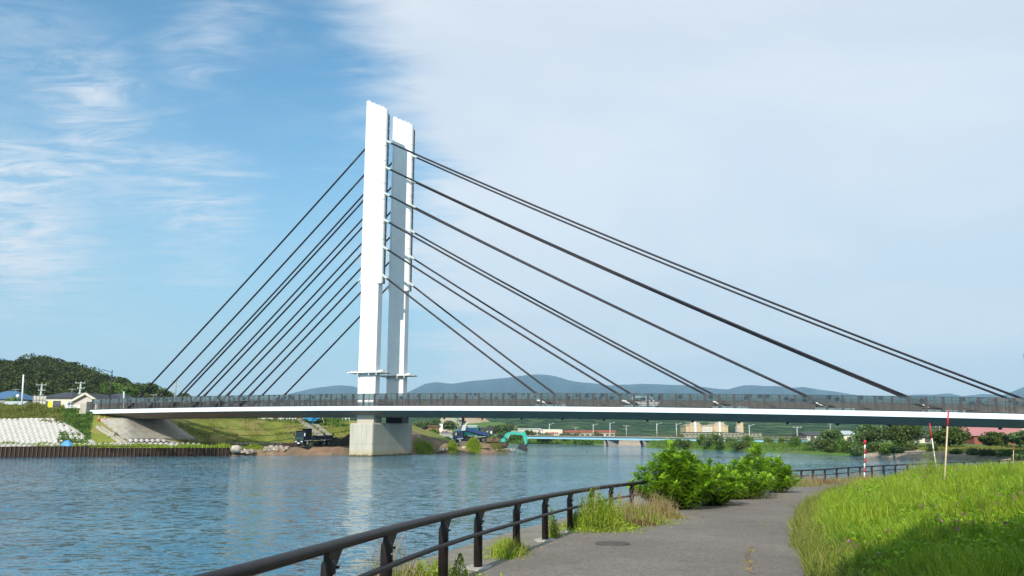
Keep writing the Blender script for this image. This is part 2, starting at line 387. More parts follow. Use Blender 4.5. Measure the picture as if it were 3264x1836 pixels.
def m_water():
    m = bpy.data.materials.new('river_water'); m.use_nodes = True; nt = m.node_tree; b = nt.nodes['Principled BSDF']
    pos = N(nt, 'ShaderNodeNewGeometry').outputs['Position']
    b.inputs['Roughness'].default_value = 0.05; b.inputs['IOR'].default_value = 1.33; b.inputs['Specular IOR Level'].default_value = 0.5
    c = MIXC(nt, RANGE(nt, NOISE(nt, pos, 0.03, 4), 0.35, 0.65), (0.045, 0.145, 0.215), (0.060, 0.170, 0.240))
    nt.links.new(c, b.inputs['Base Color'])
    gm = N(nt, 'ShaderNodeMapping'); nt.links.new(pos, gm.inputs[0]); gm.inputs['Scale'].default_value = (0.35, 1.6, 1); gm.inputs['Rotation'].default_value = (0, 0, R(8))
    gust = RANGE(nt, NOISE(nt, gm.outputs[0], 0.045, 4, 0.6, 0.5), 0.36, 0.64, 0.50, 1.40)
    def layer(scale, st, rot, amp, det=2):
        """wave slopes from two independent noise channels (not filtered away at a distance as a bump height would be)"""
        mp = N(nt, 'ShaderNodeMapping'); nt.links.new(pos, mp.inputs[0]); mp.inputs['Rotation'].default_value = (0, 0, R(rot)); mp.inputs['Scale'].default_value = st
        v = N(nt, 'ShaderNodeVectorMath', operation='SUBTRACT'); nt.links.new(NOISE(nt, mp.outputs[0], scale, det, 0.6, 0.4, True), v.inputs[0]); v.inputs[1].default_value = (0.5, 0.5, 0.5)
        k = N(nt, 'ShaderNodeVectorMath', operation='MULTIPLY'); nt.links.new(v.outputs[0], k.inputs[0]); k.inputs[1].default_value = (amp * 1.05, amp, 0.0); return k.outputs[0]
    def add(a, b_):
        v = N(nt, 'ShaderNodeVectorMath', operation='ADD'); nt.links.new(a, v.inputs[0]); nt.links.new(b_, v.inputs[1]); return v.outputs[0]
    sl = add(add(layer(0.22, (0.5, 1.5, 1), 4, 0.14), layer(1.1, (0.5, 1.5, 1), 8, 0.42)), add(layer(2.6, (0.55, 1.35, 1), -8, 1.1), layer(9.0, (0.7, 1.2, 1), 14, 0.75)))
    sc = N(nt, 'ShaderNodeVectorMath', operation='SCALE'); nt.links.new(sl, sc.inputs[0]); nt.links.new(gust, sc.inputs['Scale'])
    up = N(nt, 'ShaderNodeVectorMath', operation='ADD'); nt.links.new(sc.outputs[0], up.inputs[0]); up.inputs[1].default_value = (0, 0, 1)
    nm = N(nt, 'ShaderNodeVectorMath', operation='NORMALIZE'); nt.links.new(up.outputs[0], nm.inputs[0]); nt.links.new(nm.outputs[0], b.inputs['Normal'])
    MATS['water'] = m
m_water()
def m_asphalt():
    m = bpy.data.materials.new('path_asphalt'); m.use_nodes = True; nt = m.node_tree; b = nt.nodes['Principled BSDF']; MATS['path'] = m
    pos = N(nt, 'ShaderNodeNewGeometry').outputs['Position']; b.inputs['Roughness'].default_value = 0.93; b.inputs['Specular IOR Level'].default_value = 0.2
    c = MIXC(nt, RANGE(nt, NOISE(nt, pos, 0.45, 5), 0.35, 0.65), (0.176, 0.150, 0.129), (0.212, 0.182, 0.157))
    sp = NOISE(nt, pos, 42, 3, 0.7); c = MIXC(nt, 1.0, c, RAMP(nt, sp, [(0.30, (0.55, 0.55, 0.55)), (0.5, (1, 1, 1)), (0.72, (1.55, 1.5, 1.45))]), 'MULTIPLY')
    c = MIXC(nt, 1.0, c, RAMP(nt, NOISE(nt, pos, 13, 4, 0.75), [(0.34, (0.78, 0.78, 0.79)), (0.5, (1, 1, 1)), (0.68, (1.2, 1.19, 1.16))]), 'MULTIPLY')
    c = MIXC(nt, RANGE(nt, NOISE(nt, pos, 1.7, 6, 0.7), 0.54, 0.70, 0, 0.6), c, (0.105, 0.098, 0.088))
    vo = N(nt, 'ShaderNodeTexVoronoi'); vo.feature = 'DISTANCE_TO_EDGE'; vo.inputs['Scale'].default_value = 0.09
    wv = N(nt, 'ShaderNodeVectorMath', operation='ADD'); nt.links.new(pos, wv.inputs[0]); nt.links.new(MIXC(nt, 0.0, NOISE(nt, pos, 1.2, 5, 0.65, 0, True), (0, 0, 0)), wv.inputs[1]); nt.links.new(wv.outputs[0], vo.inputs['Vector'])
    crack = RANGE(nt, vo.outputs['Distance'], 0.0, 0.004, 0.4, 0.0)
    c = MIXC(nt, crack, c, (0.04, 0.036, 0.03)); nt.links.new(c, b.inputs['Base Color'])
    bn = N(nt, 'ShaderNodeBump'); bn.inputs['Strength'].default_value = 0.5; bn.inputs['Distance'].default_value = 0.01; nt.links.new(sp, bn.inputs['Height']); nt.links.new(bn.outputs[0], b.inputs['Normal'])
m_asphalt()
M('apron', (0.235, 0.205, 0.160), (0.185, 0.165, 0.13), 1.2, 0.93, 0.4, 30, c3=(0.26, 0.23, 0.185), s3=3.0, coord='World')
M('mortar', (0.50, 0.47, 0.41), (0.36, 0.33, 0.28), 12, 0.95, 0.6, 40)
M('ground_near', (0.05, 0.085, 0.015), (0.075, 0.085, 0.025), 2.0, 0.95, 0.5, 10, coord='World')
M('iron_lid', (0.11, 0.092, 0.076), (0.08, 0.067, 0.056), 6, 0.75, 0.3, 40)
def m_rail():
    m = M('rail_near', (0.018, 0.012, 0.011), (0.011, 0.008, 0.008), 5, 0.45, 0.08, 60, spec=0.3)
m_rail()
def m_pier():
    m = bpy.data.materials.new('pier_concrete'); m.use_nodes = True; nt = m.node_tree; b = nt.nodes['Principled BSDF']; MATS['pier'] = m
    b.inputs['Roughness'].default_value = 0.9
    tc = N(nt, 'ShaderNodeTexCoord').outputs['Object']; pos = N(nt, 'ShaderNodeNewGeometry').outputs['Position']
    mp = N(nt, 'ShaderNodeMapping'); nt.links.new(tc, mp.inputs[0]); mp.inputs['Scale'].default_value = (1.2, 1.2, 0.18)
    c = MIXC(nt, RANGE(nt, NOISE(nt, mp.outputs[0], 1.0, 6), 0.3, 0.7), (0.50, 0.455, 0.375), (0.42, 0.385, 0.32))
    sx = N(nt, 'ShaderNodeSeparateXYZ'); nt.links.new(tc, sx.inputs[0])
    zz = MATH(nt, 'ADD', sx.outputs[2], MATH(nt, 'MULTIPLY', NOISE(nt, tc, 1.5, 4), 0.8))
    c = MIXC(nt, RANGE(nt, zz, 0.5, 1.7, 0.75, 0.0), c, (0.42, 0.33, 0.17))
    c = MIXC(nt, RANGE(nt, zz, 0.38, 0.62, 0.9, 0.0), c, (0.06, 0.05, 0.03))
    nt.links.new(c, b.inputs['Base Color'])
m_pier()
def m_glass():
    for nm, amt in (('rail_glass', 0.62), ('rail_glass_clear', 0.40)):
        m = bpy.data.materials.new(nm); m.use_nodes = True; nt = m.node_tree; MATS[nm] = m
        nt.nodes.remove(nt.nodes['Principled BSDF']); out = nt.nodes['Material Output']
        pos = N(nt, 'ShaderNodeNewGeometry').outputs['Position']
        vo = N(nt, 'ShaderNodeTexVoronoi'); vo.inputs['Scale'].default_value = 0.95; vo.inputs['Randomness'].default_value = 0.9; nt.links.new(pos, vo.inputs['Vector'])
        disc = RANGE(nt, vo.outputs['Distance'], 0.30, 0.36, 1.0, 0.0)
        tr = N(nt, 'ShaderNodeBsdfTransparent'); nt.links.new(MIXC(nt, disc, (0.60, 0.70, 0.72), (0.38, 0.48, 0.53)), tr.inputs[0])
        df = N(nt, 'ShaderNodeBsdfDiffuse'); nt.links.new(MIXC(nt, disc, (0.15, 0.20, 0.21), (0.05, 0.08, 0.10)), df.inputs[0])
        mx = N(nt, 'ShaderNodeMixShader'); mx.inputs[0].default_value = amt * 0.6
        nt.links.new(tr.outputs[0], mx.inputs[1]); nt.links.new(df.outputs[0], mx.inputs[2])
        gl = N(nt, 'ShaderNodeBsdfGlossy'); gl.inputs['Roughness'].default_value = 0.1; m2 = N(nt, 'ShaderNodeMixShader'); m2.inputs[0].default_value = 0.06
        nt.links.new(mx.outputs[0], m2.inputs[1]); nt.links.new(gl.outputs[0], m2.inputs[2]); nt.links.new(m2.outputs[0], out.inputs[0])
m_glass()
# ------------------------------------------------------------ water and the ground sheets
def structure(name, me, label=None):
    o = link(name, me); return tag(o, label, None, None, 'structure')
b = MB(); b.add([(-8400, -400, WZ), (8400, -400, WZ), (8400, 9250, WZ), (-8400, 9250, WZ)], [(0, 1, 2, 3)])
structure('river_water', b.mesh('river_water', MATS['water']), 'rippled blue river water between the banks')
# far plain, from behind the far shores to the foot of the mountains
b = MB()
G = np.array([[[x, y, 1.6 + 0.0 * x] for x in np.linspace(-8400, 8400, 12)] for y in (330, 700, 1500, 4000, 9250)])
structure('ground', grid_mesh('ground', G, MATS['bank_green']), 'flat green land beyond the river')

# ---- near bank: path, apron, mound
def pz(y): return 2.18 - 0.03 * y if y < 50 else 0.68 - 0.008 * min(y - 50, 30)
RAILP = [(-7.6, -9.5), (-4.6, -2.6), (-3.3, 0.6), (-2.25, 3.2), (-1.83, 5.0), (-1.53, 6.7), (-1.22, 8.5), (-0.89, 10.1), (-0.46, 11.8), (0.03, 13.5), (0.57, 15.4), (1.15, 17.25), (1.85, 19.3), (2.62, 21.4),
         (3.7, 23.8), (5.3, 27.0), (7.5, 31.3), (10.2, 36.6), (13.2, 42.0), (16.4, 47.0), (20.4, 51.8), (25.2, 56.8), (30.6, 61.6), (40, 69), (55, 78), (75, 86), (110, 94)]
RL = smooth_line(RAILP, 27 * 14)
dd_ = np.r_[0, np.cumsum(np.linalg.norm(np.diff(RL, axis=0), axis=1))]
RL = np.stack([np.interp(np.arange(0, dd_[-1], 0.5), dd_, RL[:, k]) for k in (0, 1)], 1)
TG = np.gradient(RL, axis=0); TG /= np.linalg.norm(TG, axis=1)[:, None]; NR = np.stack([TG[:, 1], -TG[:, 0]], 1)   # to the land side
EDGE = [(-3.0, -14), (-0.6, -6), (1.3, 0), (2.3, 4.5), (3.1, 8), (3.86, 10.96), (4.70, 13.6), (5.9, 17.3), (7.2, 20.8), (8.9, 25.1), (11.4, 30.7), (15.4, 38.5), (21.2, 47.6), (27.0, 53.8), (34, 60.3), (46, 69), (62, 77.5), (90, 85)]
EL = smooth_line(EDGE, 18 * 14)
def edge_x(y): return np.interp(y, EL[:, 1], EL[:, 0])
def off(k): return RL + NR * k
def zrow(P, dz=0): return [(p[0], p[1], pz(p[1]) + dz) for p in P]
# concrete apron with the quay wall face
o_ = off(-1.2); i_ = off(0.2)
rows = [[(p[0], p[1], -1.0) for p in o_], zrow(o_, -0.02), zrow(i_, 0.0)]
structure('quay_apron', grid_mesh('quay_apron', np.array(rows), MATS['apron'], False), 'pale concrete apron along the top of the quay wall')
# asphalt path: from the apron to under the grass edge
n = len(RL); Er = resample(np.c_[EL, np.zeros(len(EL))][:, :2], n)
rows = []
for q in np.linspace(0, 1, 7):
    P = off(0.2) * (1 - q) + (Er + np.array([0.8, -0.4])) * q
    rows.append([(p[0], p[1], pz(p[1]) + 0.012 + 0.02 * math.sin(q * math.pi)) for p in P])
structure('path', grid_mesh('path', np.array(rows), MATS['path']), 'grey asphalt riverside path with fine cracks')
# grassy mound on the land side
def mound_rise(x, y):
    d = (x - edge_x(y)) * 0.80
    t = np.clip(d / 4.5, 0, 1); r = 0.74 * t * t * (3 - 2 * t) + 0.012 * np.clip(d - 4.5, 0, 40)
    return r + 0.05 * fbm(x, y, 0.5, 5) * np.clip(d, 0, 1)
def mound_z(x, y):
    pzv = np.where(y < 50, 2.18 - 0.03 * y, 0.68 - 0.008 * np.minimum(y - 50, 30)); return pzv + mound_rise(x, y) - 0.004
ys = np.r_[np.linspace(-14, 40, 110), np.linspace(40.8, 92, 60)]
off_x = np.r_[0, 0.25, 0.5, np.linspace(0.9, 14, 34), np.linspace(16, 90, 24)]
G = np.array([[[edge_x(y) + k, y, float(mound_z(edge_x(y) + k, y)) - (0.02 if k == 0 else 0)] for k in off_x] for y in ys])
structure('grass_bank', grid_mesh('grass_bank', G, MATS['ground_near']), 'low grassy mound rising beside the path')

# ---- railing beside the path
def make_railing():
    t = thing('riverside_railing', 'dark brown steel pipe railing curving along the quay edge beside the asphalt path', 'railing')
    H, r1, r2 = 0.80, 0.048, 0.029
    top = [(RL[i, 0], RL[i, 1], pz(RL[i, 1]) + H) for i in range(0, n)]
    low = [(RL[i, 0] + NR[i, 0] * 0.095, RL[i, 1] + NR[i, 1] * 0.095, pz(RL[i, 1]) + 0.49) for i in range(0, n)]
    k0 = 4
    MB().tube(top[k0:], r1, 14).obj('top_rail', MATS['rail_near'], t)
    MB().tube(low[k0:], r2, 12).obj('lower_rail', MATS['rail_near'], t)
    # one post, then copies
    pm = MB(); rp = 0.062
    pm.tube([(0, 0, -0.1), (0, 0, 0.62), (0, 0, 0.665), (0.01, 0, 0.70)], [rp, rp, rp * 0.95, rp * 0.70], 16)
    pme = pm.mesh('post', MATS['rail_near'])
    bm = MB()      # gusset running forward under the rail
    bm.prism([(0.02, 0.60), (0.075, 0.60), (0.24, 0.745), (0.24, 0.765), (-0.05, 0.765), (-0.05, 0.66)], -0.024, 0.024)
    bm.tube([(0.05, -0.075, 0.635), (0.05, 0.03, 0.635)], 0.012, 8)
    bme = bm.mesh('bracket', MATS['rail_near'])
    cm = MB(); cm.bb((-0.03, -0.10, 0.465), (0.03, -0.05, 0.515)); cme = cm.mesh('rail_clip', MATS['rail_near'])
    cap = MB(); cap.bb((-0.045, -0.0665, 0.578), (0.02, -0.060, 0.590)); capme = cap.mesh('scratch', MATS['white_old'])
    def pad():
        v = []; k = 14
        rr = [0.15 + 0.07 * rng.random() for _ in range(k)]
        for i in range(k): a = 2 * math.pi * i / k; v.append((rr[i] * 1.35 * math.cos(a), rr[i] * math.sin(a)))
        return MB().vprism(v, -0.03, 0.022 ).mesh('mortar_pad', MATS['mortar'])
    posts = [(-1.83, 5.0), (-1.53, 6.7), (-1.22, 8.5), (-0.89, 10.1), (-0.46, 11.8), (0.03, 13.5), (0.57, 15.4), (1.15, 17.25), (1.85, 19.3), (2.62, 21.4)]
    s0 = int(np.argmin(np.hypot(RL[:, 0] - 2.62, RL[:, 1] - 21.4))); idx = [int(np.argmin(np.hypot(RL[:, 0] - p[0], RL[:, 1] - p[1]))) for p in posts]
    j = s0 + 4
    while j < len(RL) - 40: idx.append(j); j += 4
    pads = {4, 6, 7, 11, 14, 17}
    for q, i in enumerate(idx):
        p = RL[i]; a = math.atan2(TG[i, 1], TG[i, 0])
        po = link('post', pme, t); po.location = (p[0], p[1], pz(p[1])); po.rotation_euler = (0, 0, a)
        for nm, me in (('bracket', bme), ('rail_clip', cme)): link(nm, me, po)
        if q in pads: link('mortar_pad', pad(), po)
        if q in (1, 2, 4, 6, 7, 8, 9): link('paint_chip', capme, po)
    return t
make_railing()

# ---- manhole cover set flush in the path
mh = onz(1954, 1739, pz(14.6)); mh.z = pz(mh.y) + 0.03
t = thing('manhole_cover', 'round dark iron manhole cover set flush in the asphalt path', 'manhole cover', mh)
MB().tube([(0, 0, -0.02), (0, 0, 0.008)], 0.31, 28, sm=False).obj('rim_ring', MATS['iron_lid'], t)
bmh = MB(); bmh.tube([(0, 0, 0.008), (0, 0, 0.014)], 0.28, 28, sm=False)
for i in range(-4, 5): bmh.bb((i * 0.055 - 0.012, -0.2, 0.013), (i * 0.055 + 0.012, 0.2, 0.018))
bmh.obj('lid', MATS['iron_lid'], t)

# ------------------------------------------------------------ left bank
ST = [-700, 0, 284, 400, 600, 730, 850, 1000, 1110, 1312, 1400, 1450, 1510, 1560, 1600, 1650]
def wx(px, Y): return (px - 1632) * Y / 2592.0
ROW = {
 'A': [(121, -.3), (125, -.3), (129, -.3), (130.5, -.3), (132, -.3), (134, -.3), (136.5, -.3), (137.5, -.3), (139, -.3), (142, -.3), (146.5, -.3), (148, -.3), (149, -.3), (150.3, -.3), (151, -.3), (153, -.3)],
 'B': [(121.2, 1.5), (125.2, 1.5), (129.2, 1.5), (130.7, 1.5), (132.2, 1.5), (135.5, .7), (138.5, 1.1), (140, 1.3), (141.5, 1.5), (146, 1.5), (150, 1.1), (150.5, 1.1), (151, 1.5), (151.8, 1.2), (152.7, .6), (154, -.1)],
 'C': [(137, 1.7), (138, 1.7), (141, 1.7), (143, 1.7), (151, 1.6), (158, 1.5), (163, 1.5), (165, 1.5), (166, 1.5), (154, 4.0), (153, 2.4), (154, 1.9), (154, 2.3), (154, 1.7), (154, .9), (155, -.05)],
 'D': [(147, 6.1), (148, 6.1), (150, 6.1), (152, 6.3), (162, 6.3), (170, 6.45), (175, 6.5), (177, 6.5), (178, 6.4), (174, 5.4), (170, 3.4), (158, 1.9), (157, 2.1), (157, 1.5), (156, .8), (156.5, -.1)],
 'E': [(156, 8.15), (156, 8.15), (155, 8.15), (157, 7.6), (168, 6.4), (176, 6.5), (181, 6.5), (183, 6.5), (184, 6.4), (180, 5.2), (176, 3.0), (162, 1.4), (160, 1.4), (159, .9), (158, .4), (158, -.2)],
 'G': [(200, 8.15), (200, 8.15), (200, 8.1), (200, 7.9), (205, 6.3), (208, 6.3), (210, 6.2), (212, 6.0), (212, 5.6), (205, 4.0), (196, 1.2), (166, -.3), (164, -.3), (162, -.3), (160, -.3), (159, -.5)],
 'H': [(420, 8), (420, 8), (420, 8), (420, 7), (420, 6), (420, 6), (400, 5), (380, 4), (350, 3), (320, 2.4), (300, 1.8), (170, -.6), (168, -.6), (166, -.6), (164, -.6), (160, -.6)]}
for _k in ROW:
    _r = []
    for _p, (_y, _z) in zip(ST, ROW[_k]):
        _s = 1.055 if _p >= 1312 else 1.04 if _p >= 600 else {'A': 1.03, 'B': 1.03, 'C': 1.015}.get(_k, 1.0)
        _r.append((_y * _s, 3.7 + (_z - 3.7) * _s if _z > -0.05 else _z - 0.3))
    ROW[_k] = _r
def row3(k): return [(wx(px, Y), Y, z) for px, (Y, z) in zip(ST, ROW[k])]
def bank(name, keys, nc, per, mat, namp, seed, label):
    G = loft([row3(k) for k in keys], nc, per, namp, 0.35, seed); return structure(name, grid_mesh(name, G, mat), label)
bank('bank_berm', 'ABC', 340, [3, 16], MATS['soil'], 0.22, 1, 'bare brown earth and sand along the foot of the far bank')
bank('levee', 'CDEGH', 300, [18, 6, 6, 3], MATS['levee_grass'], 0.16, 3, 'dry yellow green grass slope of the levee')
def bank_point(px, f, k0='C', k1='D'):
    a = [np.interp(px, ST, [r[i] for r in ROW[k0]]) for i in (0, 1)]; b_ = [np.interp(px, ST, [r[i] for r in ROW[k1]]) for i in (0, 1)]
    Y = a[0] * (1 - f) + b_[0] * f; z = a[1] * (1 - f) + b_[1] * f; return Vector((wx(px, Y), Y, z))

# sheet pile wall: one pan after another
def sheet_piles():
    t = thing('sheet_pile_wall', 'rusty brown steel sheet pile wall standing along the far waterline', 'sheet pile wall')
    A = bank_point(-60, 0, 'A', 'B'); pts = [bank_point(p, 0.5, 'A', 'B') for p in (-60, 0, 284, 400, 600, 735)]
    P = resample([(p.x, p.y - 0.35) for p in pts], 61)
    W = float(np.hypot(*(P[1] - P[0])))
    m = MB(); h0, h1 = -1.0, 1.58
    prof = [(0, 0), (0.10, 0), (0.20, 0.12), (W - 0.20, 0.12), (W - 0.10, 0), (W, 0)]
    vs = [(x, y, z) for z in (h0, h1) for x, y in prof]; k = len(prof)
    m.add(vs, [(i, i + 1, k + i + 1, k + i) for i in range(k - 1)]); vs2 = [(x, y + 0.03, z) for x, y, z in vs]
    m.add(vs2, [(i, i + 1, k + i + 1, k + i)[::-1] for i in range(k - 1)])
    m.add([(x, y, h1) for x, y in prof] + [(x, y + 0.03, h1) for x, y in prof], [(i, i + 1, k + i + 1, k + i) for i in range(k - 1)])
    me = m.mesh('sheet_pile', MATS['rust'])
    rib = MB(); rib.bb((-0.03, -0.035, h0), (0.03, -0.002, h1 - 0.02)); rme = rib.mesh('interlock', MATS['rust_rib'])
    for i in range(60):
        o = link('sheet_pile', me, t); o.location = (P[i, 0], P[i, 1], rng.uniform(-0.03, 0.03)); o.rotation_euler = (0, 0, math.atan2(P[i + 1, 1] - P[i, 1], P[i + 1, 0] - P[i, 0]))
        link('interlock', rme, o)
sheet_piles()

# block revetments
def revetment(name, label, px_top, px_bot, pxl, rows_, dark=True, f0=0.0, f1=1.0, seed=0, ribs_only=None, mat='block', skirt=True):
    """concrete lattice on the slope C-D; pxl left limit, right edge runs from px_bot (foot) to px_top (crest)"""
    t = thing(name, label, 'revetment')
    def P(px, f, up=0.0):
        q = bank_point(px, f); return q + Vector((0, -0.38 * up, 0.92 * up))
    sl = MB(); nn = 30
    vs = []; fs = []
    for j, f in enumerate(np.linspace(f0, f1, 9)):
        pr = px_bot + (px_top - px_bot) * (f - f0) / (f1 - f0)
        for i in range(nn): vs.append(P(pxl + (pr - pxl) * i / (nn - 1), f, 0.22))
    for j in range(8):
        for i in range(nn - 1): a = j * nn + i; fs.append((a, a + 1, a + nn + 1, a + nn))
    sl.add(vs, fs); 
    # border kerbs
    sl.obj('base_slab', MATS['block_shade'] if dark else MATS[mat], t)
    e = MB(); e.bar(P(px_bot, f0, 0.3), P(px_top, f1, 0.3), 0.5, 0.25); e.bar(P(pxl, f1, 0.3), P(px_top, f1, 0.3), 0.5, 0.25); e.obj('edge_kerb', MATS['block'], t)
    bw = MB(); bw.add([(-.50, -.40, .0), (.50, -.40, .0), (.50, .30, .0), (-.50, .30, .0), (-.46, -.34, .12), (.36, -.34, .12), (.12, .24, .32), (-.38, .24, .32)],
        [(0, 1, 5, 4), (1, 2, 6, 5), (2, 3, 7, 6), (3, 0, 4, 7), (4, 5, 6, 7), (3, 2, 1, 0)])
    bme = bw.mesh('concrete_block', MATS['block'])
    slope = math.atan2(P(0, 1).z - P(0, 0).z, P(0, 1).y - P(0, 0).y)
    for j in range(rows_):
        f = f0 + (f1 - f0) * (j + 0.5) / rows_; pr = px_bot + (px_top - px_bot) * (f - f0) / (f1 - f0)
        step = 17.5; x = pr - 12 - (j % 2) * 8.7
        while x > pxl:
            q = P(x, f, 0.22); o = link('concrete_block', bme, t); o.location = q; o.rotation_euler = (slope + rng.uniform(-.06, .06), 0, rng.uniform(-.07, .07)); o.scale = (rng.uniform(.88, 1.05), rng.uniform(.85, 1.08), rng.uniform(.8, 1.15)); x -= step
    return t
revetment('block_revetment', 'pale concrete block revetment on the open slope left of the bridge, rows of wedge blocks', 176, 300, -40, 10, f0=0.0, f1=0.97)
revetment('block_revetment', 'single strip of wedge blocks low under the left end of the bridge', 500, 560, 405, 1, f0=0.02, f1=0.16)
def slab_slope():
    t = thing('slope_slabs', 'stepped grey concrete slabs on the slope in the shade under the bridge end', 'revetment')
    for j in range(6):
        f = 0.17 + j * 0.135; m = MB()
        l0 = 392 - j * 14; r0 = 622 - j * 17
        k = 6
        for i in range(k):
            a0 = l0 + (r0 - l0) * i / k; a1 = l0 + (r0 - l0) * (i + 0.985) / k
            l1, r1_ = l0 - 13, r0 - 15.8; c0, c1 = l1 + (r1_ - l1) * i / k, l1 + (r1_ - l1) * (i + 0.985) / k
            q = [bank_point(a0, f), bank_point(a1, f), bank_point(c1, f + 0.125), bank_point(c0, f + 0.125)]
            m = MB(); up = [Vector((0, -0.1, 0.30)), Vector((0, -0.1, 0.30)), Vector((0, 0, 0.34)), Vector((0, 0, 0.34))]
            m.add([p - Vector((0, 0, .1)) for p in q] + [p + u for p, u in zip(q, up)], [(0, 1, 5, 4), (1, 2, 6, 5), (2, 3, 7, 6), (3, 0, 4, 7), (4, 5, 6, 7)])
            m.obj('slab', MATS['cream_concrete'], t)
slab_slope()
# drainage kerb channel running down the grass, white
kb = MB(); 
a = bank_point(300, 0.66) ; c_ = bank_point(386, 0.0)
kb.bar(a + Vector((0, 0, .25)), c_ + Vector((0, 0, .25)), 0.25, 0.5); kb.bar(a + Vector((0.9, 0, .2)), c_ + Vector((0.9, 0, .2)), 0.2, 0.45)
kb.box(a + (c_ - a) * 0.52 + Vector((.45, 0, .35)), (1.3, 1.0, 0.7))
tag(kb.obj('drain_channel', MATS['cream_concrete']), 'pale concrete drain channel running down the slope left of the slab slope', 'drain')
# low front strip of wedge blocks near the sheet piles
t = thing('block_strip', 'low strip of pale wedge blocks on the berm behind the sheet piles', 'revetment')
bw = MB(); bw.add([(-.4, -.5, -.1), (.4, -.5, -.1), (.4, .5, -.1), (-.4, .5, -.1), (-.3, -.4, .22), (.1, -.4, .22), (.0, .4, .36), (-.3, .4, .36)], [(0, 1, 5, 4), (1, 2, 6, 5), (2, 3, 7, 6), (3, 0, 4, 7), (4, 5, 6, 7)])
sme = bw.mesh('concrete_block', MATS['block'])
for f, x0, x1 in ((0.30, 300, 470), (0.5, 340, 560), (0.25, -20, 290), (0.42, 480, 640)):
    x = x0
    while x < x1:
        q = bank_point(x, f, 'B', 'C'); o = link('concrete_block', sme, t); o.location = q + Vector((0, 0, 0.12)); o.rotation_euler = (R(10), 0, rng.uniform(-.1, .1)); x += 17

# ------------------------------------------------------------ far shores
def shore(name, pts, mats, label, depth=180, rise=1.9, seed=0):
    W_ = [onz(a, b_, WZ) for a, b_ in pts]; W_ = resample([tuple(p) for p in W_], 90)
    W_[:, 0] += 0.9 * fbm(W_[:, 0], W_[:, 1], 0.12, seed); W_[:, 1] += 1.6 * fbm(W_[:, 0], W_[:, 1], 0.1, seed + 3)
    rows = []
    for d, z in ((0, -.5), (1.5, .15), (5, 0.65), (12, 0.95), (25, rise), (60, rise), (depth, rise + .3)):
        rr = []
        for p in W_:
            dv = Vector((p[0], p[1], 0)).normalized(); rr.append((p[0] + dv.x * d, p[1] + dv.y * d, z))
        rows.append(rr)
    G = loft(rows, 260, [2, 3, 4, 6, 5, 3], 0.16, 0.3, seed)
    return structure(name, grid_mesh(name, G, mats), label)
RB = [(2062, 1427.5), (2090, 1428.5), (2131, 1431), (2293, 1437), (2400, 1443), (2450, 1443.5), (2702, 1451.5), (2886, 1459), (3050, 1464), (3198, 1470), (3400, 1476), (3800, 1490)]
shore('right_shore', RB, MATS['bank_green'], 'green far shore at the right with a narrow muddy edge', 190, 1.1, 2)
LB = [(1250, 1414), (1400, 1414.5), (1607, 1414.7), (1750, 1415), (1930, 1417), (2010, 1418), (2058, 1420)]
shore('left_shore', LB, MATS['bank_green'], 'green far shore behind the excavator', 120, 1.7, 4)
# gravel strips at the waterline
def strip(name, pts, w_, h_, mat, label):
    P = resample([tuple(onz(a, b_, WZ)) for a, b_ in pts], 60); rows = []
    for d, z in ((-0.6, -.2), (0.5, h_ * 0.5), (w_, h_), (w_ + 1.5, h_ - 0.25)):
        rows.append([(p[0] + Vector(p).normalized().x * d, p[1] + Vector(p).normalized().y * d, z) for p in P])
    structure(name, grid_mesh(name, loft(rows, 160, 4, 0.12, 0.5, 9), mat), label)
strip('gravel_shore', [(2760, 1455), (2886, 1459.5), (3050, 1465), (3198, 1470.5), (3420, 1477)], 7, 0.95, MATS['grave_shore'], 'brown gravel beach at the right waterline')
strip('sand_bar', [(1925, 1417.5), (1980, 1418.5), (2062, 1420)], 12, 1.3, MATS['grave_shore'], 'sandy flat under the far road bridge')
# ------------------------------------------------------------ cable-stayed bridge
AB = R(18.5); U = Vector((math.cos(AB), -math.sin(AB), 0)); NN = Vector((math.sin(AB), math.cos(AB), 0))
T0 = Vector((-24.0, 136.3, 0)); SKEW = Vector((3.7, 7.6, 0)); E0 = Vector((-23.86, 135.5, 0)) - NN * 1.6
_pf = np.polyfit([-58.8, -42.9, -22.5, -6.9, 13.3, 31.7, 48.5, 61.8, 78.1, 95.2], [7.95, 8.12, 8.20, 8.12, 7.93, 7.70, 7.38, 7.07, 6.63, 6.08], 3)
def dz(t): return float(np.polyval(_pf, t)) if t < 100 else float(np.polyval(_pf, 100) + (t - 100) * np.polyval(np.polyder(_pf), 100))
DW = 11.8; TA, TB = -58.6, 122.0
def bp(t, v, z=0.0): p = E0 + U * t + NN * v; return Vector((p.x, p.y, dz(t) + z))
def deck_loft(m, sec, t0, t1, n=60, mat=0, closed=True, caps=True):
    k = len(sec); vs = []; fs = []
    for i in range(n + 1):
        t = t0 + (t1 - t0) * i / n; vs += [bp(t, v, z) for v, z in sec]
    for i in range(n):
        for j in range(k if closed else k - 1):
            a = i * k + j; b_ = i * k + (j + 1) % k; fs.append((a, a + k, b_ + k, b_))
    if caps: fs += [tuple(range(k)), tuple(range(n * k, n * k + k))[::-1]]
    m.add(vs, fs, mat)
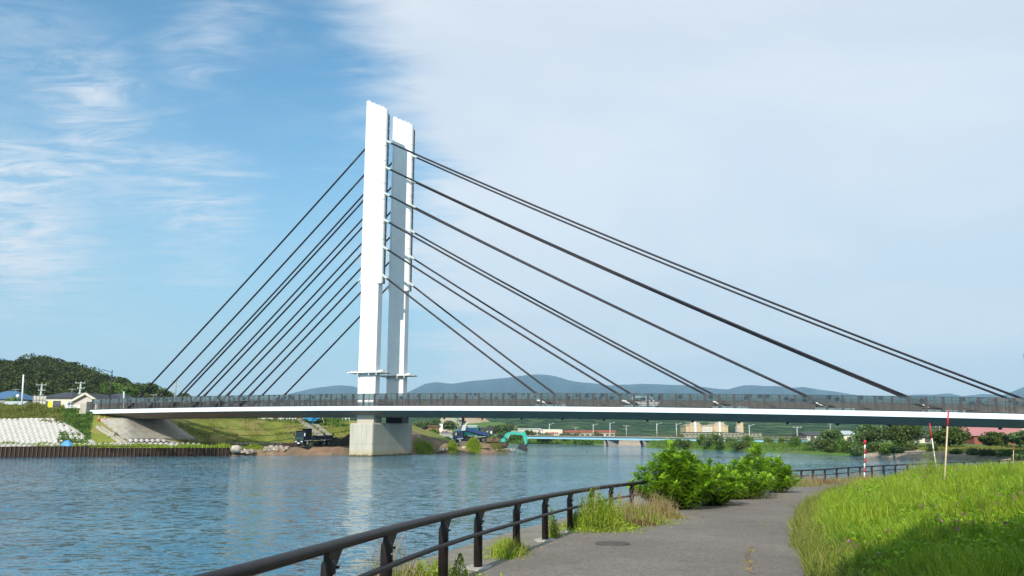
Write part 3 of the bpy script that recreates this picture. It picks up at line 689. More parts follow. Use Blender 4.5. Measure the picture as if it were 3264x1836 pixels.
def make_bridge():
    br = thing('cable_stayed_bridge', 'white cable-stayed bridge with two slab towers and black cables crossing the river', 'bridge')
    m = MB(); deck_loft(m, [(0.25, -0.10), (DW - .25, -0.10), (DW - .25, -0.66), (DW - 2.9, -1.72), (2.9, -1.72), (0.25, -0.66)], TA, TB)
    dk = m.obj('deck_girder', MATS['girder'], br)
    m = MB(); deck_loft(m, [(2.9, -1.76), (3.2, -1.76), (3.2, -1.68), (2.9, -1.68)], TA, TB); m.obj('edge_strip', MATS['barrier_grey'], dk)
    # small brackets hanging from the soffit
    m = MB()
    for i, t in enumerate(np.arange(6, TB, 6.7)): p = bp(t, 3.6, -1.72 - 0.16); m.box(p, (0.28, 0.4, 0.32))
    q = m.obj('drain_bracket', MATS['dark_steel'], dk); q['kind'] = 'stuff'
    for v0, s in ((0.0, 1), (DW, -1)):
        # fascia in long plates with seams
        for a, b_ in ((TA, -33), (-32.96, -8), (-7.96, 17), (17.04, 33.6), (33.64, 60), (60.04, 86), (86.04, TB)):
            m = MB(); deck_loft(m, [(v0, 0.0), (v0 + s * 0.24, 0.0), (v0 + s * 0.24, -0.70), (v0, -0.70)], a, b_, 14); m.obj('fascia_plate', MATS['fascia'], br)
    m = MB(); deck_loft(m, [(0.25, -0.10), (DW - 0.25, -0.10), (DW - 0.25, 0.0), (0.25, 0.0)], TA, TB); m.obj('deck_surface', MATS['deck_asphalt'], br)
    # roadway barriers inside the cable planes
    for v in (3.2, DW - 3.2):
        m = MB()
        deck_loft(m, [(v, 0.0), (v + 0.3, 0.0), (v + 0.3, 0.30), (v, 0.30)], TA, TB)
        for z in (0.48, 0.72, 0.95): deck_loft(m, [(v + .05, z), (v + .2, z), (v + .2, z + 0.13), (v + .05, z + 0.13)], TA, TB)
        for t in np.arange(TA + 1, TB, 2.0): m.box(bp(t, v + 0.25, 0.6), (0.14, 0.14, 1.0), (0, 0, -AB))
        m.obj('road_barrier', MATS['barrier_grey'], br)
    # railings with glass screens
    st = 2.06
    pm = MB(); pm.bb((-0.16, -0.06, 0), (0.16, 0.06, 2.06)); pme = pm.mesh('post', MATS['rail_brown'])
    mm = MB(); mm.bb((-0.03, -0.03, 0), (0.03, 0.03, 2.06)); mme = mm.mesh('mullion', MATS['rail_brown'])
    gm = MB(); gm.bb((-0.49, -0.012, 1.12), (0.49, 0.012, 2.04)); gmes = gm.mesh('glass_pane', MATS['rail_glass'])
    gm = MB(); gm.bb((-0.49, -0.012, 1.12), (0.49, 0.012, 2.04)); gmes2 = gm.mesh('glass_pane', MATS['rail_glass_clear'])
    for v0, s in ((0.14, 1), (DW - 0.14, -1)):
        m = MB()
        for z, h in ((1.04, 0.08), (0.80, 0.045), (0.58, 0.045), (0.36, 0.045), (0.14, 0.05), (2.04, 0.035)):
            deck_loft(m, [(v0 - .03, z), (v0 + .03, z), (v0 + .03, z + h), (v0 - .03, z + h)], TA, TB - 4, 50)
        ra = m.obj('railing', MATS['rail_brown'], br)
        t = TA + 0.4; i = 0
        while t < TB - 6:
            sl = math.atan((dz(t + 1) - dz(t)) / 1.0); rot = (0, -sl, -AB)
            for nm, me, dt in (('post', pme, 0), ('mullion', mme, st / 2)):
                o = link(nm, me, ra); o.location = bp(t + dt, v0); o.rotation_euler = rot
            for dt in (st * 0.27, st * 0.74):
                o = link('glass_pane', gmes if t < 30 else gmes2, ra); o.location = bp(t + dt, v0); o.rotation_euler = rot
            t += st; i += 1
    # pier
    PR = R(26); pu = Vector((math.cos(PR), -math.sin(PR), 0)); pn = Vector((math.sin(PR), math.cos(PR), 0)); C0 = Vector((-23.2, 134.6, 0))
    pl = [C0, C0 + pn * 12.2, C0 + pn * 12.2 - pu * 5.0, C0 - pu * 4.75]
    ctr = sum(pl, Vector()) / 4
    m = MB(); m.vprism([(p.x - ctr.x, p.y - ctr.y) for p in pl], -1.5, 5.36)
    pier = m.obj('pier', MATS['pier'], br, 0.28); pier.location = (ctr.x, ctr.y, 0)
    m = MB()   # form joints, recessed reveals stand slightly proud as thin cast lips
    for f in (0.25, 0.45, 0.65, 0.86):
        p = pl[0] + (pl[3] - pl[0]) * f - pn * 0.004; m.box((p.x - ctr.x, p.y - ctr.y, 3.2), (0.035, 0.02, 4.0), (0, 0, -PR))
    a_, b_ = pl[0] - pn * 0.004, pl[3] - pn * 0.004; m.bar((a_.x - ctr.x, a_.y - ctr.y, 1.9), (b_.x - ctr.x, b_.y - ctr.y, 1.9), 0.02, 0.035)
    a_, b_ = pl[0] + pu * 0.004, pl[1] + pu * 0.004; m.bar((a_.x - ctr.x, a_.y - ctr.y, 1.9), (b_.x - ctr.x, b_.y - ctr.y, 1.9), 0.02, 0.035)
    q = m.obj('form_joint', MATS['far_concrete'], pier); q['kind'] = 'stuff'
    # towers
    for k in (0, 1):
        B = T0 + SKEW * k; base = thing_part = bpy.data.objects.new('tower', None); COL.objects.link(base); base.parent = br
        base.location = (B.x, B.y, 0); base.rotation_euler = (0, 0, -AB)
        x0, x1 = -2.50, 0.85; th = 1.55; y0, y1 = 0.0, th         # local x along the bridge, y across
        zt0, zt1 = 63.4, 61.1
        def ztop(x): return zt0 + (x - x0) * (zt1 - zt0) / (1.9 - x0)
        m = MB(); 
        m.vprism([(x0, y0), (x1, y0), (x1, y1), (x0, y1)], 6.5, [ztop(x0), ztop(x1), ztop(x1), ztop(x0)]); m.obj('shaft', MATS['white_paint'], base)
        # left fairing strip and the rounded right fairing, from z 29.4 up, in panels
        zs = [30.3 - 0.9, 37.2, 40.1, 44.4, 47.3, 51.6, 54.4, 57.4]
        def fair(nm, poly, side):
            for i, za in enumerate(zs):
                zb = zs[i + 1] - 0.07 if i + 1 < len(zs) else None
                tops = [zb if zb else ztop(p[0]) - 0.05 for p in poly]
                mm_ = MB(); mm_.vprism(poly, za, tops); mm_.obj(nm, MATS['white_paint'], base)
        fair('left_fairing', [(x0 - 0.17, 0.2), (x0 - 0.12, -0.08), (x0 + 0.14, -0.08), (x0 + 0.14, -0.004), (x0 - 0.004, -0.004), (x0 - 0.004, y1), (x0 - 0.17, y1 - 0.2)], -1)
        arc = [(x1 + 0.15 + 0.48 * math.sin(a), -0.12 + 0.48 * (1 - math.cos(a))) for a in np.linspace(0, math.pi / 2, 8)]
        fair('right_fairing', [(x1 - 0.30, -0.12)] + arc + [(x1 + 0.63, 0.60), (x1 + 0.004, 0.60), (x1 + 0.004, -0.004), (x1 - 0.30, -0.004)], 1)
        # cable slot behind the fairing
        g_ = MB(); g_.bb((x0 + 0.145, -0.012, 29.4), (x0 + 0.20, -0.002, ztop(x0) - .1))  # shadow line beside the left fairing, painted as a grey strip
        for z in zs[1:]: g_.bb((x1 - 0.30, -0.128, z - 0.10), (x1 + 0.30, -0.1205, z + 0.02)); g_.bb((x0 - 0.12, -0.088, z - 0.09), (x0 + 0.14, -0.0805, z + 0.0))
        g_.bb((x1 - .30, -.10, 29.22), (x1 + .6, .55, 29.395)); q = g_.obj('joint_and_shade_line', MATS['socket'], base); q['kind'] = 'stuff'
        m = MB(); m.vprism([(x1 + 0.004, 0.604), (x1 + 0.50, 0.604), (x1 + 0.50, y1 - 0.1), (x1 + 0.004, y1 - 0.1)], 29.4, [ztop(x1) - .1, ztop(1.8) - .6, ztop(1.8) - .6, ztop(x1) - .1]); m.obj('cable_slot', MATS['barrier_grey'], base)
        m = MB()
        for z in np.arange(30, 60, 1.4): m.box((x1 + 0.54, 1.1, z), (0.06, 0.5, 0.12))
        q = m.obj('rung', MATS['socket'], base); q['kind'] = 'stuff'
        # lightning and lamp studs along the slanted top
        m = MB()
        for x in (-2.4, -2.1, -1.2, -0.2, 0.6): m.box((x, 0.3, ztop(x) + 0.12), (0.14, 0.14, 0.34))
        q = m.obj('top_stud', MATS['white_old'], base); q['kind'] = 'stuff'
        # ring platform
        zr = 13.75; m = MB()
        m.vprism([(-4.15, -1.0), (2.35, -1.0), (2.9, 0.2), (2.5, y1 + 0.9), (-4.15, y1 + 0.9)], zr, zr + 0.17)
        m.obj('ring_platform', MATS['white_old'], base)
        m = MB()
        for x in (-3.2, -2.6, -1.7, -0.8, 0.1, 1.1, 1.7, 2.1): m.box((x, -0.75, zr + 0.25), (0.4, 0.3, 0.15))
        for x in (-2.2, 0.0, 1.4): m.box((x, -0.5, zr - 0.22), (0.12, 0.8, 0.42))
        m.box((2.0, 0.0, zr + 0.32), (0.7, 0.7, 0.3)); m.obj('floodlight_row', MATS['white_old'], base)
        # pedestal between deck and pier
        m = MB(); m.vprism([(x0 + .1, y0), (x1 - .1, y0), (x1 - .1, y1 + 1.2), (x0 + .1, y1 + 1.2)], 5.2, 6.6); m.obj('pedestal', MATS['pier'] if k == 0 else MATS['dark_steel'], base)
    # cables
    kz = lambda L_: [3.7 + (z - 3.7) * 1.006 for z in L_]
    zr_ = [30.5, 35.5, 40.4, 45.2, 50.0, 54.9]; zl_ = [30.4, 34.95, 39.7, 44.55, 49.35, 54.2]
    zr_ = kz(zr_); zl_ = kz(zl_); ar = [32.0, 45.6, 59.1, 73.3, 86.9, 100.8]; al = [-26.7, -31.7, -36.7, -41.7, -46.7, -51.7]
    for k in (0, 1):
        B = T0 + SKEW * k
        def cp(t, z): p = B + U * t + NN * 0.9 * (1 if k == 0 else 1) * 0.35; return Vector((p.x, p.y, z))
        for i in range(6):
            for side in (1, -1):
                if side == 1: a_ = cp(1.55, zr_[i]); b_ = cp(ar[i], dz(ar[i]) + 0.15)
                else: a_ = cp(-2.62, zl_[i]); b_ = cp(al[i], dz(al[i]) + 0.15)
                L = (b_ - a_).length; sag = 1.0 * (L / 110) ** 2; pts = []
                nseg = 14
                for j in range(nseg + 1):
                    f = j / nseg; p = a_.lerp(b_, f); p.z -= sag * 4 * f * (1 - f); pts.append(p)
                e = (pts[1] - pts[0]).normalized()
                c = MB().tube(pts, 0.16, 8).obj('cable', MATS['cable_black'], br)
                if side > 0 or i == 0: MB().tube([pts[0] - e * 0.9, pts[0] + e * 0.9, pts[0] + e * 1.0], [0.28, 0.23, 0.18] if side > 0 else [.2, .2, .17], 10).obj('socket', MATS['socket'], c)
                d = (pts[-2] - pts[-1]).normalized()
                MB().tube([pts[-1], pts[-1] + d * 1.7, pts[-1] + d * 4.0, pts[-1] + d * 4.05], [0.30, 0.30, 0.21, 0.14], 10).obj('anchor_sleeve', MATS['cable_black'] if side < 0 else MATS['rail_brown'], c)
                if side > 0:
                    q = MB(); tt = ar[i]; ctr_ = cp(tt, 0)
                    for s0, s1, h in ((-2.8, 2.4, 0.38),):
                        pa = cp(tt + s0, dz(tt + s0) + h / 2); pb = cp(tt + s1, dz(tt + s1) + h / 2); q.bar(pa, pb, 0.9, h)
                    q.bar(cp(tt - 0.2, dz(tt) + 0.2), cp(tt - 2.6, dz(tt) + 1.25), 0.34, 0.34)
                    q.obj('anchor_plinth', MATS['white_old'], c)
    # abutment at the left end
    m = MB(); p0 = bp(TA, 0, 0)
    m.box(bp(TA - 0.9, DW / 2, -2.2), (1.6, DW + 1.6, 4.6), (0, 0, -AB)); ab = m.obj('abutment', MATS['cream_concrete'], br)
    m = MB(); m.box(bp(TA - 1.0, -0.35, -0.1), (1.5, 0.5, 2.6), (0, 0, -AB)); m.obj('wing_wall', MATS['cream_concrete'], br)
    return br
BR = make_bridge()
# approach road on the embankment behind the left abutment
m = MB(); vs = []
for i in range(9):
    t = TA - 1.5 - i * 7; a_, b_ = bp(TA, 0.4) + U * (t - TA), bp(TA, DW - 0.4) + U * (t - TA)
    vs += [(a_.x, a_.y, 8.18 + 0.0 * i), (b_.x, b_.y, 8.18)]
m.add(vs, [(2 * i, 2 * i + 1, 2 * i + 3, 2 * i + 2) for i in range(8)]); tag(m.obj('approach_road', MATS['asphalt_far']), 'grey road leading off the left end of the bridge', None, None, 'structure')
# street lamp by the left end
def street_lamp(base, h, arm, label, mat, rz=0, group=None, s=1.0):
    t = thing('street_lamp', label, 'street lamp', base, rz, group)
    MB().tube([(0, 0, 0), (0, 0, h * 0.5), (0, 0, h)], [0.16 * s, 0.13 * s, 0.09 * s], 8).obj('pole', mat, t)
    MB().tube([(0, 0, h - 0.5), (arm * 0.3, 0, h - 0.32), (arm, 0, h)], [0.07 * s, 0.06 * s, 0.06 * s], 6).obj('arm', mat, t)
    MB().box((arm * 1.15, 0, h + 0.02), (abs(arm) * 0.35, 0.34 * s, 0.14 * s), (0, R(-8) * (1 if arm > 0 else -1), 0)).obj('lamp_head', mat, t)
    return t
q = at(358, 1180, 160); street_lamp((q.x, q.y, 8.15), q.z - 8.15, -1.45, 'dark street lamp with one arm beside the left end of the bridge', MATS['dark_steel'])
# ------------------------------------------------------------ foliage builders
def unit(n):
    v = rng.normal(size=(n, 3)); return v / np.linalg.norm(v, axis=1)[:, None]
def leaf_quads(C, size, aspect=0.6, up=0.35, jitter=0.35):
    """C (n,3) centres -> one quad leaf each"""
    n_ = len(C); nrm = unit(n_); nrm[:, 2] = np.abs(nrm[:, 2]) * (1 - up) + up; nrm /= np.linalg.norm(nrm, axis=1)[:, None]
    a = np.cross(nrm, unit(n_)); a /= np.linalg.norm(a, axis=1)[:, None]; b_ = np.cross(nrm, a)
    s = size * (1 + jitter * rng.uniform(-1, 1, n_))[:, None]
    a = a * s * 0.5; b_ = b_ * s * aspect * 0.5
    V = np.stack([C - a, C - b_ * 0.9 + a * 0.1, C + a, C + b_], 1); return V.reshape(-1, 3)
def crown_points(n, w_, h, subs=14, fill=0.35, flat=0.75, sub_r=0.34, seed=None):
    """points clumped on sub-crowns spread through an ellipsoid w wide, h high (centre 0)"""
    c = unit(subs) * np.array([w_ / 2, w_ / 2, h / 2]) * (rng.uniform(0.35, 0.80, subs) ** 0.7)[:, None]
    c[:, 2] = np.where(c[:, 2] < -h * 0.30, c[:, 2] * 0.6, c[:, 2])
    r = sub_r * w_ * rng.uniform(0.55, 1.1, subs); k = rng.integers(0, subs, n)
    rad = np.where(rng.random(n) < fill, rng.random(n) ** 0.5, rng.uniform(0.82, 1.05, n))
    p = unit(n) * rad[:, None] * r[k][:, None]; p[:, 2] *= flat; return c[k] + p
def tree_mesh(w_, h, n, leaf, mat, **kw): return np_mesh('crown', leaf_quads(crown_points(n, w_, h, **kw), leaf), 4, MATS[mat])
def trunk_mesh(h, r, spread, limbs=5):
    m = MB(); m.tube([(0, 0, -0.3), (0.03 * h, 0, h * 0.5), (0.0, 0.02 * h, h)], [r * 1.25, r * 0.9, r * 0.5], 8)
    for i in range(limbs):
        a = 2 * math.pi * i / limbs + rng.uniform(-.4, .4); z0 = h * rng.uniform(0.45, 0.8)
        m.tube([(0.02 * h, 0, z0), (math.cos(a) * spread * 0.5, math.sin(a) * spread * 0.5, z0 + h * 0.25), (math.cos(a) * spread, math.sin(a) * spread, z0 + h * 0.6)], [r * 0.45, r * 0.3, r * 0.12], 6)
    return m.mesh('trunk', MATS['trunk'])
def add_tree(name, label, base, w_, h, mat, n=1500, leaf=0.55, trunk=0.3, group=None, cat='tree', parts=True, subs=14, **kw):
    t = thing(name, label, cat, base, rng.uniform(0, 6.28), group)
    if parts: link('trunk', trunk_mesh(h * 0.6, trunk, w_ * 0.28), t)
    ch = h * (0.80 if cat == 'tree' else 0.95)
    c = link('crown' if cat == 'tree' else 'foliage', tree_mesh(w_, ch, n, leaf, mat, subs=subs, **kw), t); c.location = (0, 0, h - ch / 2 - h * 0.02)
    return t
def blades(P, h, wd, lean=0.35, seed=0, hv=0.4):
    """P (n,3) roots -> each blade 1 quad + 1 tri, returned as quads (tip collapsed)"""
    n_ = len(P); hh = h * (1 + hv * rng.uniform(-1, 1, n_)); an = rng.uniform(0, 6.283, n_); ld = rng.uniform(0, 6.283, n_)
    sx = np.cos(an) * wd / 2; sy = np.sin(an) * wd / 2; ln = lean * hh * rng.uniform(0.2, 1, n_)
    lx, ly = np.cos(ld) * ln, np.sin(ld) * ln
    a = P + np.stack([-sx, -sy, 0 * sx], 1); b_ = P + np.stack([sx, sy, 0 * sx], 1)
    c = P + np.stack([sx * .8 + lx * .35, sy * .8 + ly * .35, hh * .6], 1); d = P + np.stack([-sx * .8 + lx * .35, -sy * .8 + ly * .35, hh * .6], 1)
    t1 = P + np.stack([lx + sx * .12, ly + sy * .12, hh], 1); t2 = P + np.stack([lx - sx * .12, ly - sy * .12, hh], 1)
    return np.concatenate([np.stack([a, b_, c, d], 1).reshape(-1, 3), np.stack([d, c, t1, t2], 1).reshape(-1, 3)])

# ---- near grass on the mound
def mound_pts(n_, y0, y1, dmax, dmin=-0.15, power=1.0):
    y = y0 + (y1 - y0) * rng.random(n_) ** power; ex = edge_x(y)
    x = ex + dmin + (dmax - dmin) * rng.random(n_)
    keep = (x < y * 0.72 + 1.5) & (x > -0.7 * y); x, y = x[keep], y[keep]
    return np.stack([x, y, mound_z(x, y)], 1)
def near_grass():
    parts = []
    for n_, y0, y1, dm, h, wd in ((70000, 6.5, 14, 7.5, 0.36, 0.011), (80000, 13, 24, 13, 0.38, 0.015), (70000, 23, 42, 24, 0.36, 0.02), (50000, 40, 85, 40, 0.40, 0.035)):
        P = mound_pts(n_, y0, y1, dm, 0.05)
        edge = np.clip((P[:, 0] - edge_x(P[:, 1])) / 0.8, 0.35, 1); clump = 0.80 + 0.95 * fbm(P[:, 0], P[:, 1], 1.5, 8)
        hh = h * edge * np.clip(clump, 0.35, 1.5)
        parts.append(blades(P, hh, wd, 0.55))
    V = np.concatenate(parts); o = link('grass', np_mesh('grass', V, 4, MATS['grass_near'])); tag(o, 'thick bright green grass covering the mound beside the path', 'grass', None, 'stuff')
    # fringe along the path, paler and drier
    P = mound_pts(30000, 6, 60, 0.9, -0.22); P = P[P[:, 0] - edge_x(P[:, 1]) > 0.22 * fbm(P[:, 0], P[:, 1], 1.3, 4) - 0.05]; o = link('grass', np_mesh('grass', blades(P, 0.23 * (0.5 + 1.0 * rng.random(len(P))), 0.010, 0.9), 4, MATS['grass_olive'])); tag(o, 'thin olive grass fringe leaning over the asphalt edge', 'grass', None, 'stuff')
    # broad clover leaves low in the grass
    P = mound_pts(150000, 6.5, 34, 14, 0.3, 1.1); P = P[fbm(P[:, 0], P[:, 1], 1.1, 21) > -0.12]; P[:, 2] += rng.uniform(0.08, 0.36, len(P)) * np.clip((P[:, 0] - edge_x(P[:, 1])) / 0.8, .2, 1)
    o = link('clover', np_mesh('clover', leaf_quads(P, 0.055, 0.8, 0.5), 4, MATS['leaf_bush'])); tag(o, 'low clover leaves among the mound grass', 'clover', None, 'stuff')
    # tall seed stems
    P = mound_pts(2200, 8, 45, 20, 0.1); o = link('grass_stems', np_mesh('grass_stems', blades(P, 0.46, 0.0055, 0.45), 4, MATS['grass_dry'])); tag(o, 'scattered pale seed stems standing above the grass', 'grass', None, 'stuff')
    P = mound_pts(900, 9, 60, 26, 0.6); P[:, 2] += 0.30
    o = link('dock_stems', np_mesh('dock_stems', blades(P, 0.26, 0.012, 0.2), 4, MATS['leaf_red'])); tag(o, 'few reddish dock stalks in the grass', 'weed', None, 'stuff')
    # clover flowers: little balls of petals
    P = mound_pts(900, 8, 40, 18, 0.5, 1.0); P[:, 2] += 0.34 * np.clip(0.9 + 0.55 * fbm(P[:, 0], P[:, 1], 0.9, 8), .5, 1.4)
    C = np.repeat(P, 12, axis=0) + unit(len(P) * 12) * 0.02
    o = link('clover_flowers', np_mesh('clover_flowers', leaf_quads(C, 0.03, 0.8, 0.1), 4, MATS['clover_pink'])); tag(o, 'tiny pink clover heads dotted over the grass', 'flowers', None, 'stuff')
near_grass()

# ---- pinnate shrubs by the railing
def fronds(bases, dirs, L, nl=13, lw=0.023, ll=0.075):
    out = []
    for p, d, l in zip(bases, dirs, L):
        d = d / np.linalg.norm(d); side = np.cross(d, [0, 0, 1.0]); side /= max(1e-6, np.linalg.norm(side)); up = np.cross(side, d)
        for i in range(nl):
            f = (i + 0.7) / nl; c = p + d * l * f - np.array([0, 0, 1]) * l * 0.35 * f * f
            s = ll * (1 - 0.45 * abs(f - 0.45) * 2) * (l / 0.36)
            for sg in (-1, 1):
                t = side * sg * 0.9 + d * 0.45 - np.array([0, 0, 0.25]); t /= np.linalg.norm(t); wv = np.cross(t, up); wv = wv / max(1e-6, np.linalg.norm(wv)) * lw * 0.5
                out += [c, c + t * s * .5 - wv, c + t * s, c + t * s * .5 + wv]
    return np.array(out)
def shrub(label, base, w_, dp, h, nstem, nf, seed, mat='leaf_bush', fl=0.36, lob=None):
    t = thing('leafy_shrub', label, 'shrub', base)
    st = MB(); B = []; D = []; L = []
    for i in range(nstem):
        a = rng.uniform(0, 6.283); r = rng.random() ** 0.6
        tip = np.array([math.cos(a) * r * w_ / 2, math.sin(a) * r * dp / 2, 0]); hh = h * (1 - 0.62 * r ** 1.8) * rng.uniform(0.82, 1.0)
        if lob: hh *= lob(tip[0])
        tip[2] = hh; rt = np.array([tip[0] * 0.25, tip[1] * 0.25, -0.05]); mid = rt * 0.4 + tip * 0.6 + np.array([0, 0, hh * 0.08])
        st.tube([tuple(rt), tuple(mid), tuple(tip)], [0.018, 0.012, 0.004], 5)
        k = max(4, int(nf / nstem))
        for j in range(k):
            f = 0.12 + 0.88 * rng.random() ** 0.75; p = rt * (1 - f) ** 2 + 2 * mid * f * (1 - f) + tip * f * f
            aa = rng.uniform(0, 6.283); el = rng.uniform(-0.1, 0.9) if f < 0.93 else rng.uniform(0.4, 1.3)
            d = np.array([math.cos(aa) * math.cos(el), math.sin(aa) * math.cos(el), math.sin(el)]); B.append(p); D.append(d); L.append(fl * rng.uniform(0.65, 1.15))
    st.obj('stems', MATS['trunk'], t)
    o = link('foliage', np_mesh('foliage', fronds(B, D, L), 4, MATS[mat]), t); o['kind'] = 'stuff'
    return t
def gp(px, py):
    """ground point of the path surface under a photo pixel"""
    z = 1.2
    for _ in range(12): p = onz(px, py, z); z = 0.5 * z + 0.5 * pz(p.y)
    p = onz(px, py, z); return Vector((p.x, p.y, pz(p.y)))
b1 = gp(2175, 1628)
shrub('big bright green pinnate shrub hanging over the railing, the largest', (b1.x - 0.12, b1.y + 0.5, b1.z), 3.0, 2.5, 1.95, 110, 7600, 1, fl=0.27, lob=lambda x: 1.0 - 0.10 * max(0, -x) )
shrub('lower lobe of bright shrub leaning over the path right of the largest shrub', (b1.x * (b1.y + 2.4) / b1.y + 0.95, b1.y + 2.4, pz(b1.y + 2.4)), 2.3, 2.8, 1.45, 50, 3400, 2, fl=0.28)
b2 = gp(2480, 1573)
shrub('bright green shrub beside the far railing end, the farthest one', (b2.x + 0.05, b2.y + 0.2, b2.z), 1.8, 1.7, 1.60, 34, 2300, 3, fl=0.32)
b3 = gp(2415, 1590); shrub('slim upright shrub just before the farthest one', (b3.x * (b3.y + 1.6) / b3.y, b3.y + 1.6, b3.z), 1.5, 1.8, 2.05, 26, 1900, 4, fl=0.32)
b4 = gp(2350, 1600); shrub('low leafy shrub between the large shrub and the slim one', (b4.x * (b4.y + 1.6) / b4.y, b4.y + 1.6, b4.z), 3.0, 3.2, 1.35, 44, 2800, 5, fl=0.30)

# ---- weeds along the railing
def weed_clump(label, base, w_, dp, h, nb, nl, mats=('leaf_weed', 'grass_dry'), dry=0.4, spikes=0, name='weed_clump'):
    t = thing(name, label, 'weeds', base)
    P = np.stack([rng.normal(0, w_ / 3.2, nb), rng.normal(0, dp / 3.2, nb), np.zeros(nb)], 1)
    r = np.clip(1.15 - (P[:, 0] / w_ * 1.6) ** 2 - (P[:, 1] / dp * 1.6) ** 2, 0.25, 1.1)
    o = link('green_blades', np_mesh('green_blades', blades(P, h * 0.62 * r, 0.012, 0.6), 4, MATS[mats[0]]), t); o['kind'] = 'stuff'
    if dry:
        k = int(nb * dry); Q = P[:k] * 1.05; o = link('dry_stalks', np_mesh('dry_stalks', blades(Q, h * r[:k], 0.0085, 0.5), 4, MATS[mats[1]]), t); o['kind'] = 'stuff'
    if nl:
        C = np.stack([rng.normal(0, w_ / 3.0, nl), rng.normal(0, dp / 3.0, nl), np.zeros(nl)], 1); rr = np.clip(1.1 - (C[:, 0] / w_ * 1.6) ** 2 - (C[:, 1] / dp * 1.6) ** 2, 0.2, 1.1)
        C[:, 2] = rng.random(nl) * h * 0.62 * rr
        o = link('leaves', np_mesh('leaves', leaf_quads(C, 0.05, 0.5, 0.2), 4, MATS[mats[0]]), t); o['kind'] = 'stuff'
    for s in range(spikes):
        x, y = rng.normal(0, w_ / 5), rng.normal(0, dp / 5); hh = h * rng.uniform(0.75, 1.1); k = 170
        f = rng.random(k); C = np.stack([x + 0.11 * (1 - f) ** 0.7 * np.cos(f * 90), y + 0.11 * (1 - f) ** .7 * np.sin(f * 90), f * hh], 1)
        o = link('spike', np_mesh('spike', leaf_quads(C, 0.06, 0.35, 0.0), 4, MATS[mats[0]]), t); o['kind'] = 'stuff'
    return t
g = gp(1925, 1690); weed_clump('tall spiky yellow green weeds in front of the railing left of the dry grass', (g.x - .1, g.y, g.z), 1.15, 1.2, 0.86, 1300, 4200, dry=0.06, spikes=9)
g = gp(2020, 1672); weed_clump('tangle of dry pinkish grass and weeds between the spiky weeds and the big shrub', (g.x, g.y + .2, g.z), 1.3, 1.4, 0.60, 1500, 2200, ('leaf_weed', 'grass_dry'), 0.4)
g = gp(2100, 1655); weed_clump('dry tan grass at the foot of the big shrub', (g.x, g.y + .1, g.z), 1.1, 1.0, 0.5, 900, 400, ('grass_olive', 'grass_dry'), 0.6)
g = gp(1990, 1680); weed_clump('dark reddish low weeds against the asphalt under the dry grass', (g.x, g.y, g.z), 1.5, 0.7, 0.26, 500, 900, ('leaf_red', 'grass_dry'), 0.2)
g = gp(1630, 1768); weed_clump('small grass tuft at the foot of the post in the middle of the railing', (g.x - 0.05, g.y + 0.1, g.z), 0.55, 1.6, 0.30, 1400, 100, ('leaf_weed', 'grass_dry'), 0.06)
g = gp(1760, 1712); weed_clump('narrow leafy weed standing between two posts', (g.x, g.y, g.z), 0.28, 0.3, 0.62, 60, 260, ('leaf_weed', 'grass_dry'), 0.2, 1)
g = gp(1840, 1688); weed_clump('thin weed and grass just left of the tall spiky weeds', (g.x, g.y, g.z), 0.5, 0.5, 0.46, 300, 260, ('leaf_weed', 'grass_dry'), 0.3, 1)
g = gp(2380, 1588); weed_clump('olive grass strip at the path edge between the shrubs', (g.x - .3, g.y + 1.2, g.z), 2.2, 4.0, 0.75, 1600, 400, ('leaf_weed', 'grass_dry'), 0.35)
for i, (a, b_, w_, h) in enumerate(((2590, 1552, 2.6, 0.55), (2640, 1545, 2.4, 0.5), (2710, 1540, 2.6, 0.35), (2790, 1535, 3.0, 0.55))):
    g = gp(a, b_); weed_clump(('brownish weeds low on the far rail posts', 'dark olive weeds beside the far rail', 'short dry grass at the far path end', 'yellowish weeds under the striped pole')[i], (g.x - .4, g.y + .6, g.z), w_, 3.0, h, 900, 300, ('grass_olive' if i != 1 else 'leaf_red', 'grass_dry'), 0.5)
g = gp(1395, 1836); weed_clump('leafy weeds at the lower end of the railing beside the shadow', (g.x - .05, g.y - .3, g.z), 0.9, 0.8, 0.34, 260, 420, ('leaf_weed', 'grass_dry'), 0.15, 1)
g = gp(1345, 1850); weed_clump('thin dry stalks between the nearest posts', (g.x - .3, g.y - .6, g.z), 0.7, 1.0, 0.62, 120, 60, ('grass_olive', 'grass_dry'), 0.9)
# young sapling with pinnate leaves below the rail at the bottom edge
q = onz(1062, 1850, 1.35)
t = thing('sapling', 'young pinnate sapling rising below the top rail at the water side', 'sapling', (-1.62, 7.35, 1.25))
MB().tube([(0, 0, -0.4), (0.0, 0.02, 0.25), (-0.02, 0.0, 0.52)], [0.008, 0.006, 0.003], 6).obj('stem', MATS['trunk'], t)
for i, (z, a, l) in enumerate(((0.50, 0.9, 0.15), (0.50, 2.3, 0.17), (0.40, -0.3, 0.24), (0.36, 3.4, 0.22), (0.25, 0.2, 0.32), (0.22, 3.0, 0.26), (0.15, -0.2, 0.34))):
    o = link('leaf', np_mesh('leaf', fronds([np.array([-0.01, 0, z])], [np.array([math.cos(a), math.sin(a) * .4, 0.45])], [l], 7, 0.024, 0.055 / max(l, .2) * 0.33), 4, MATS['leaf_weed']), t)
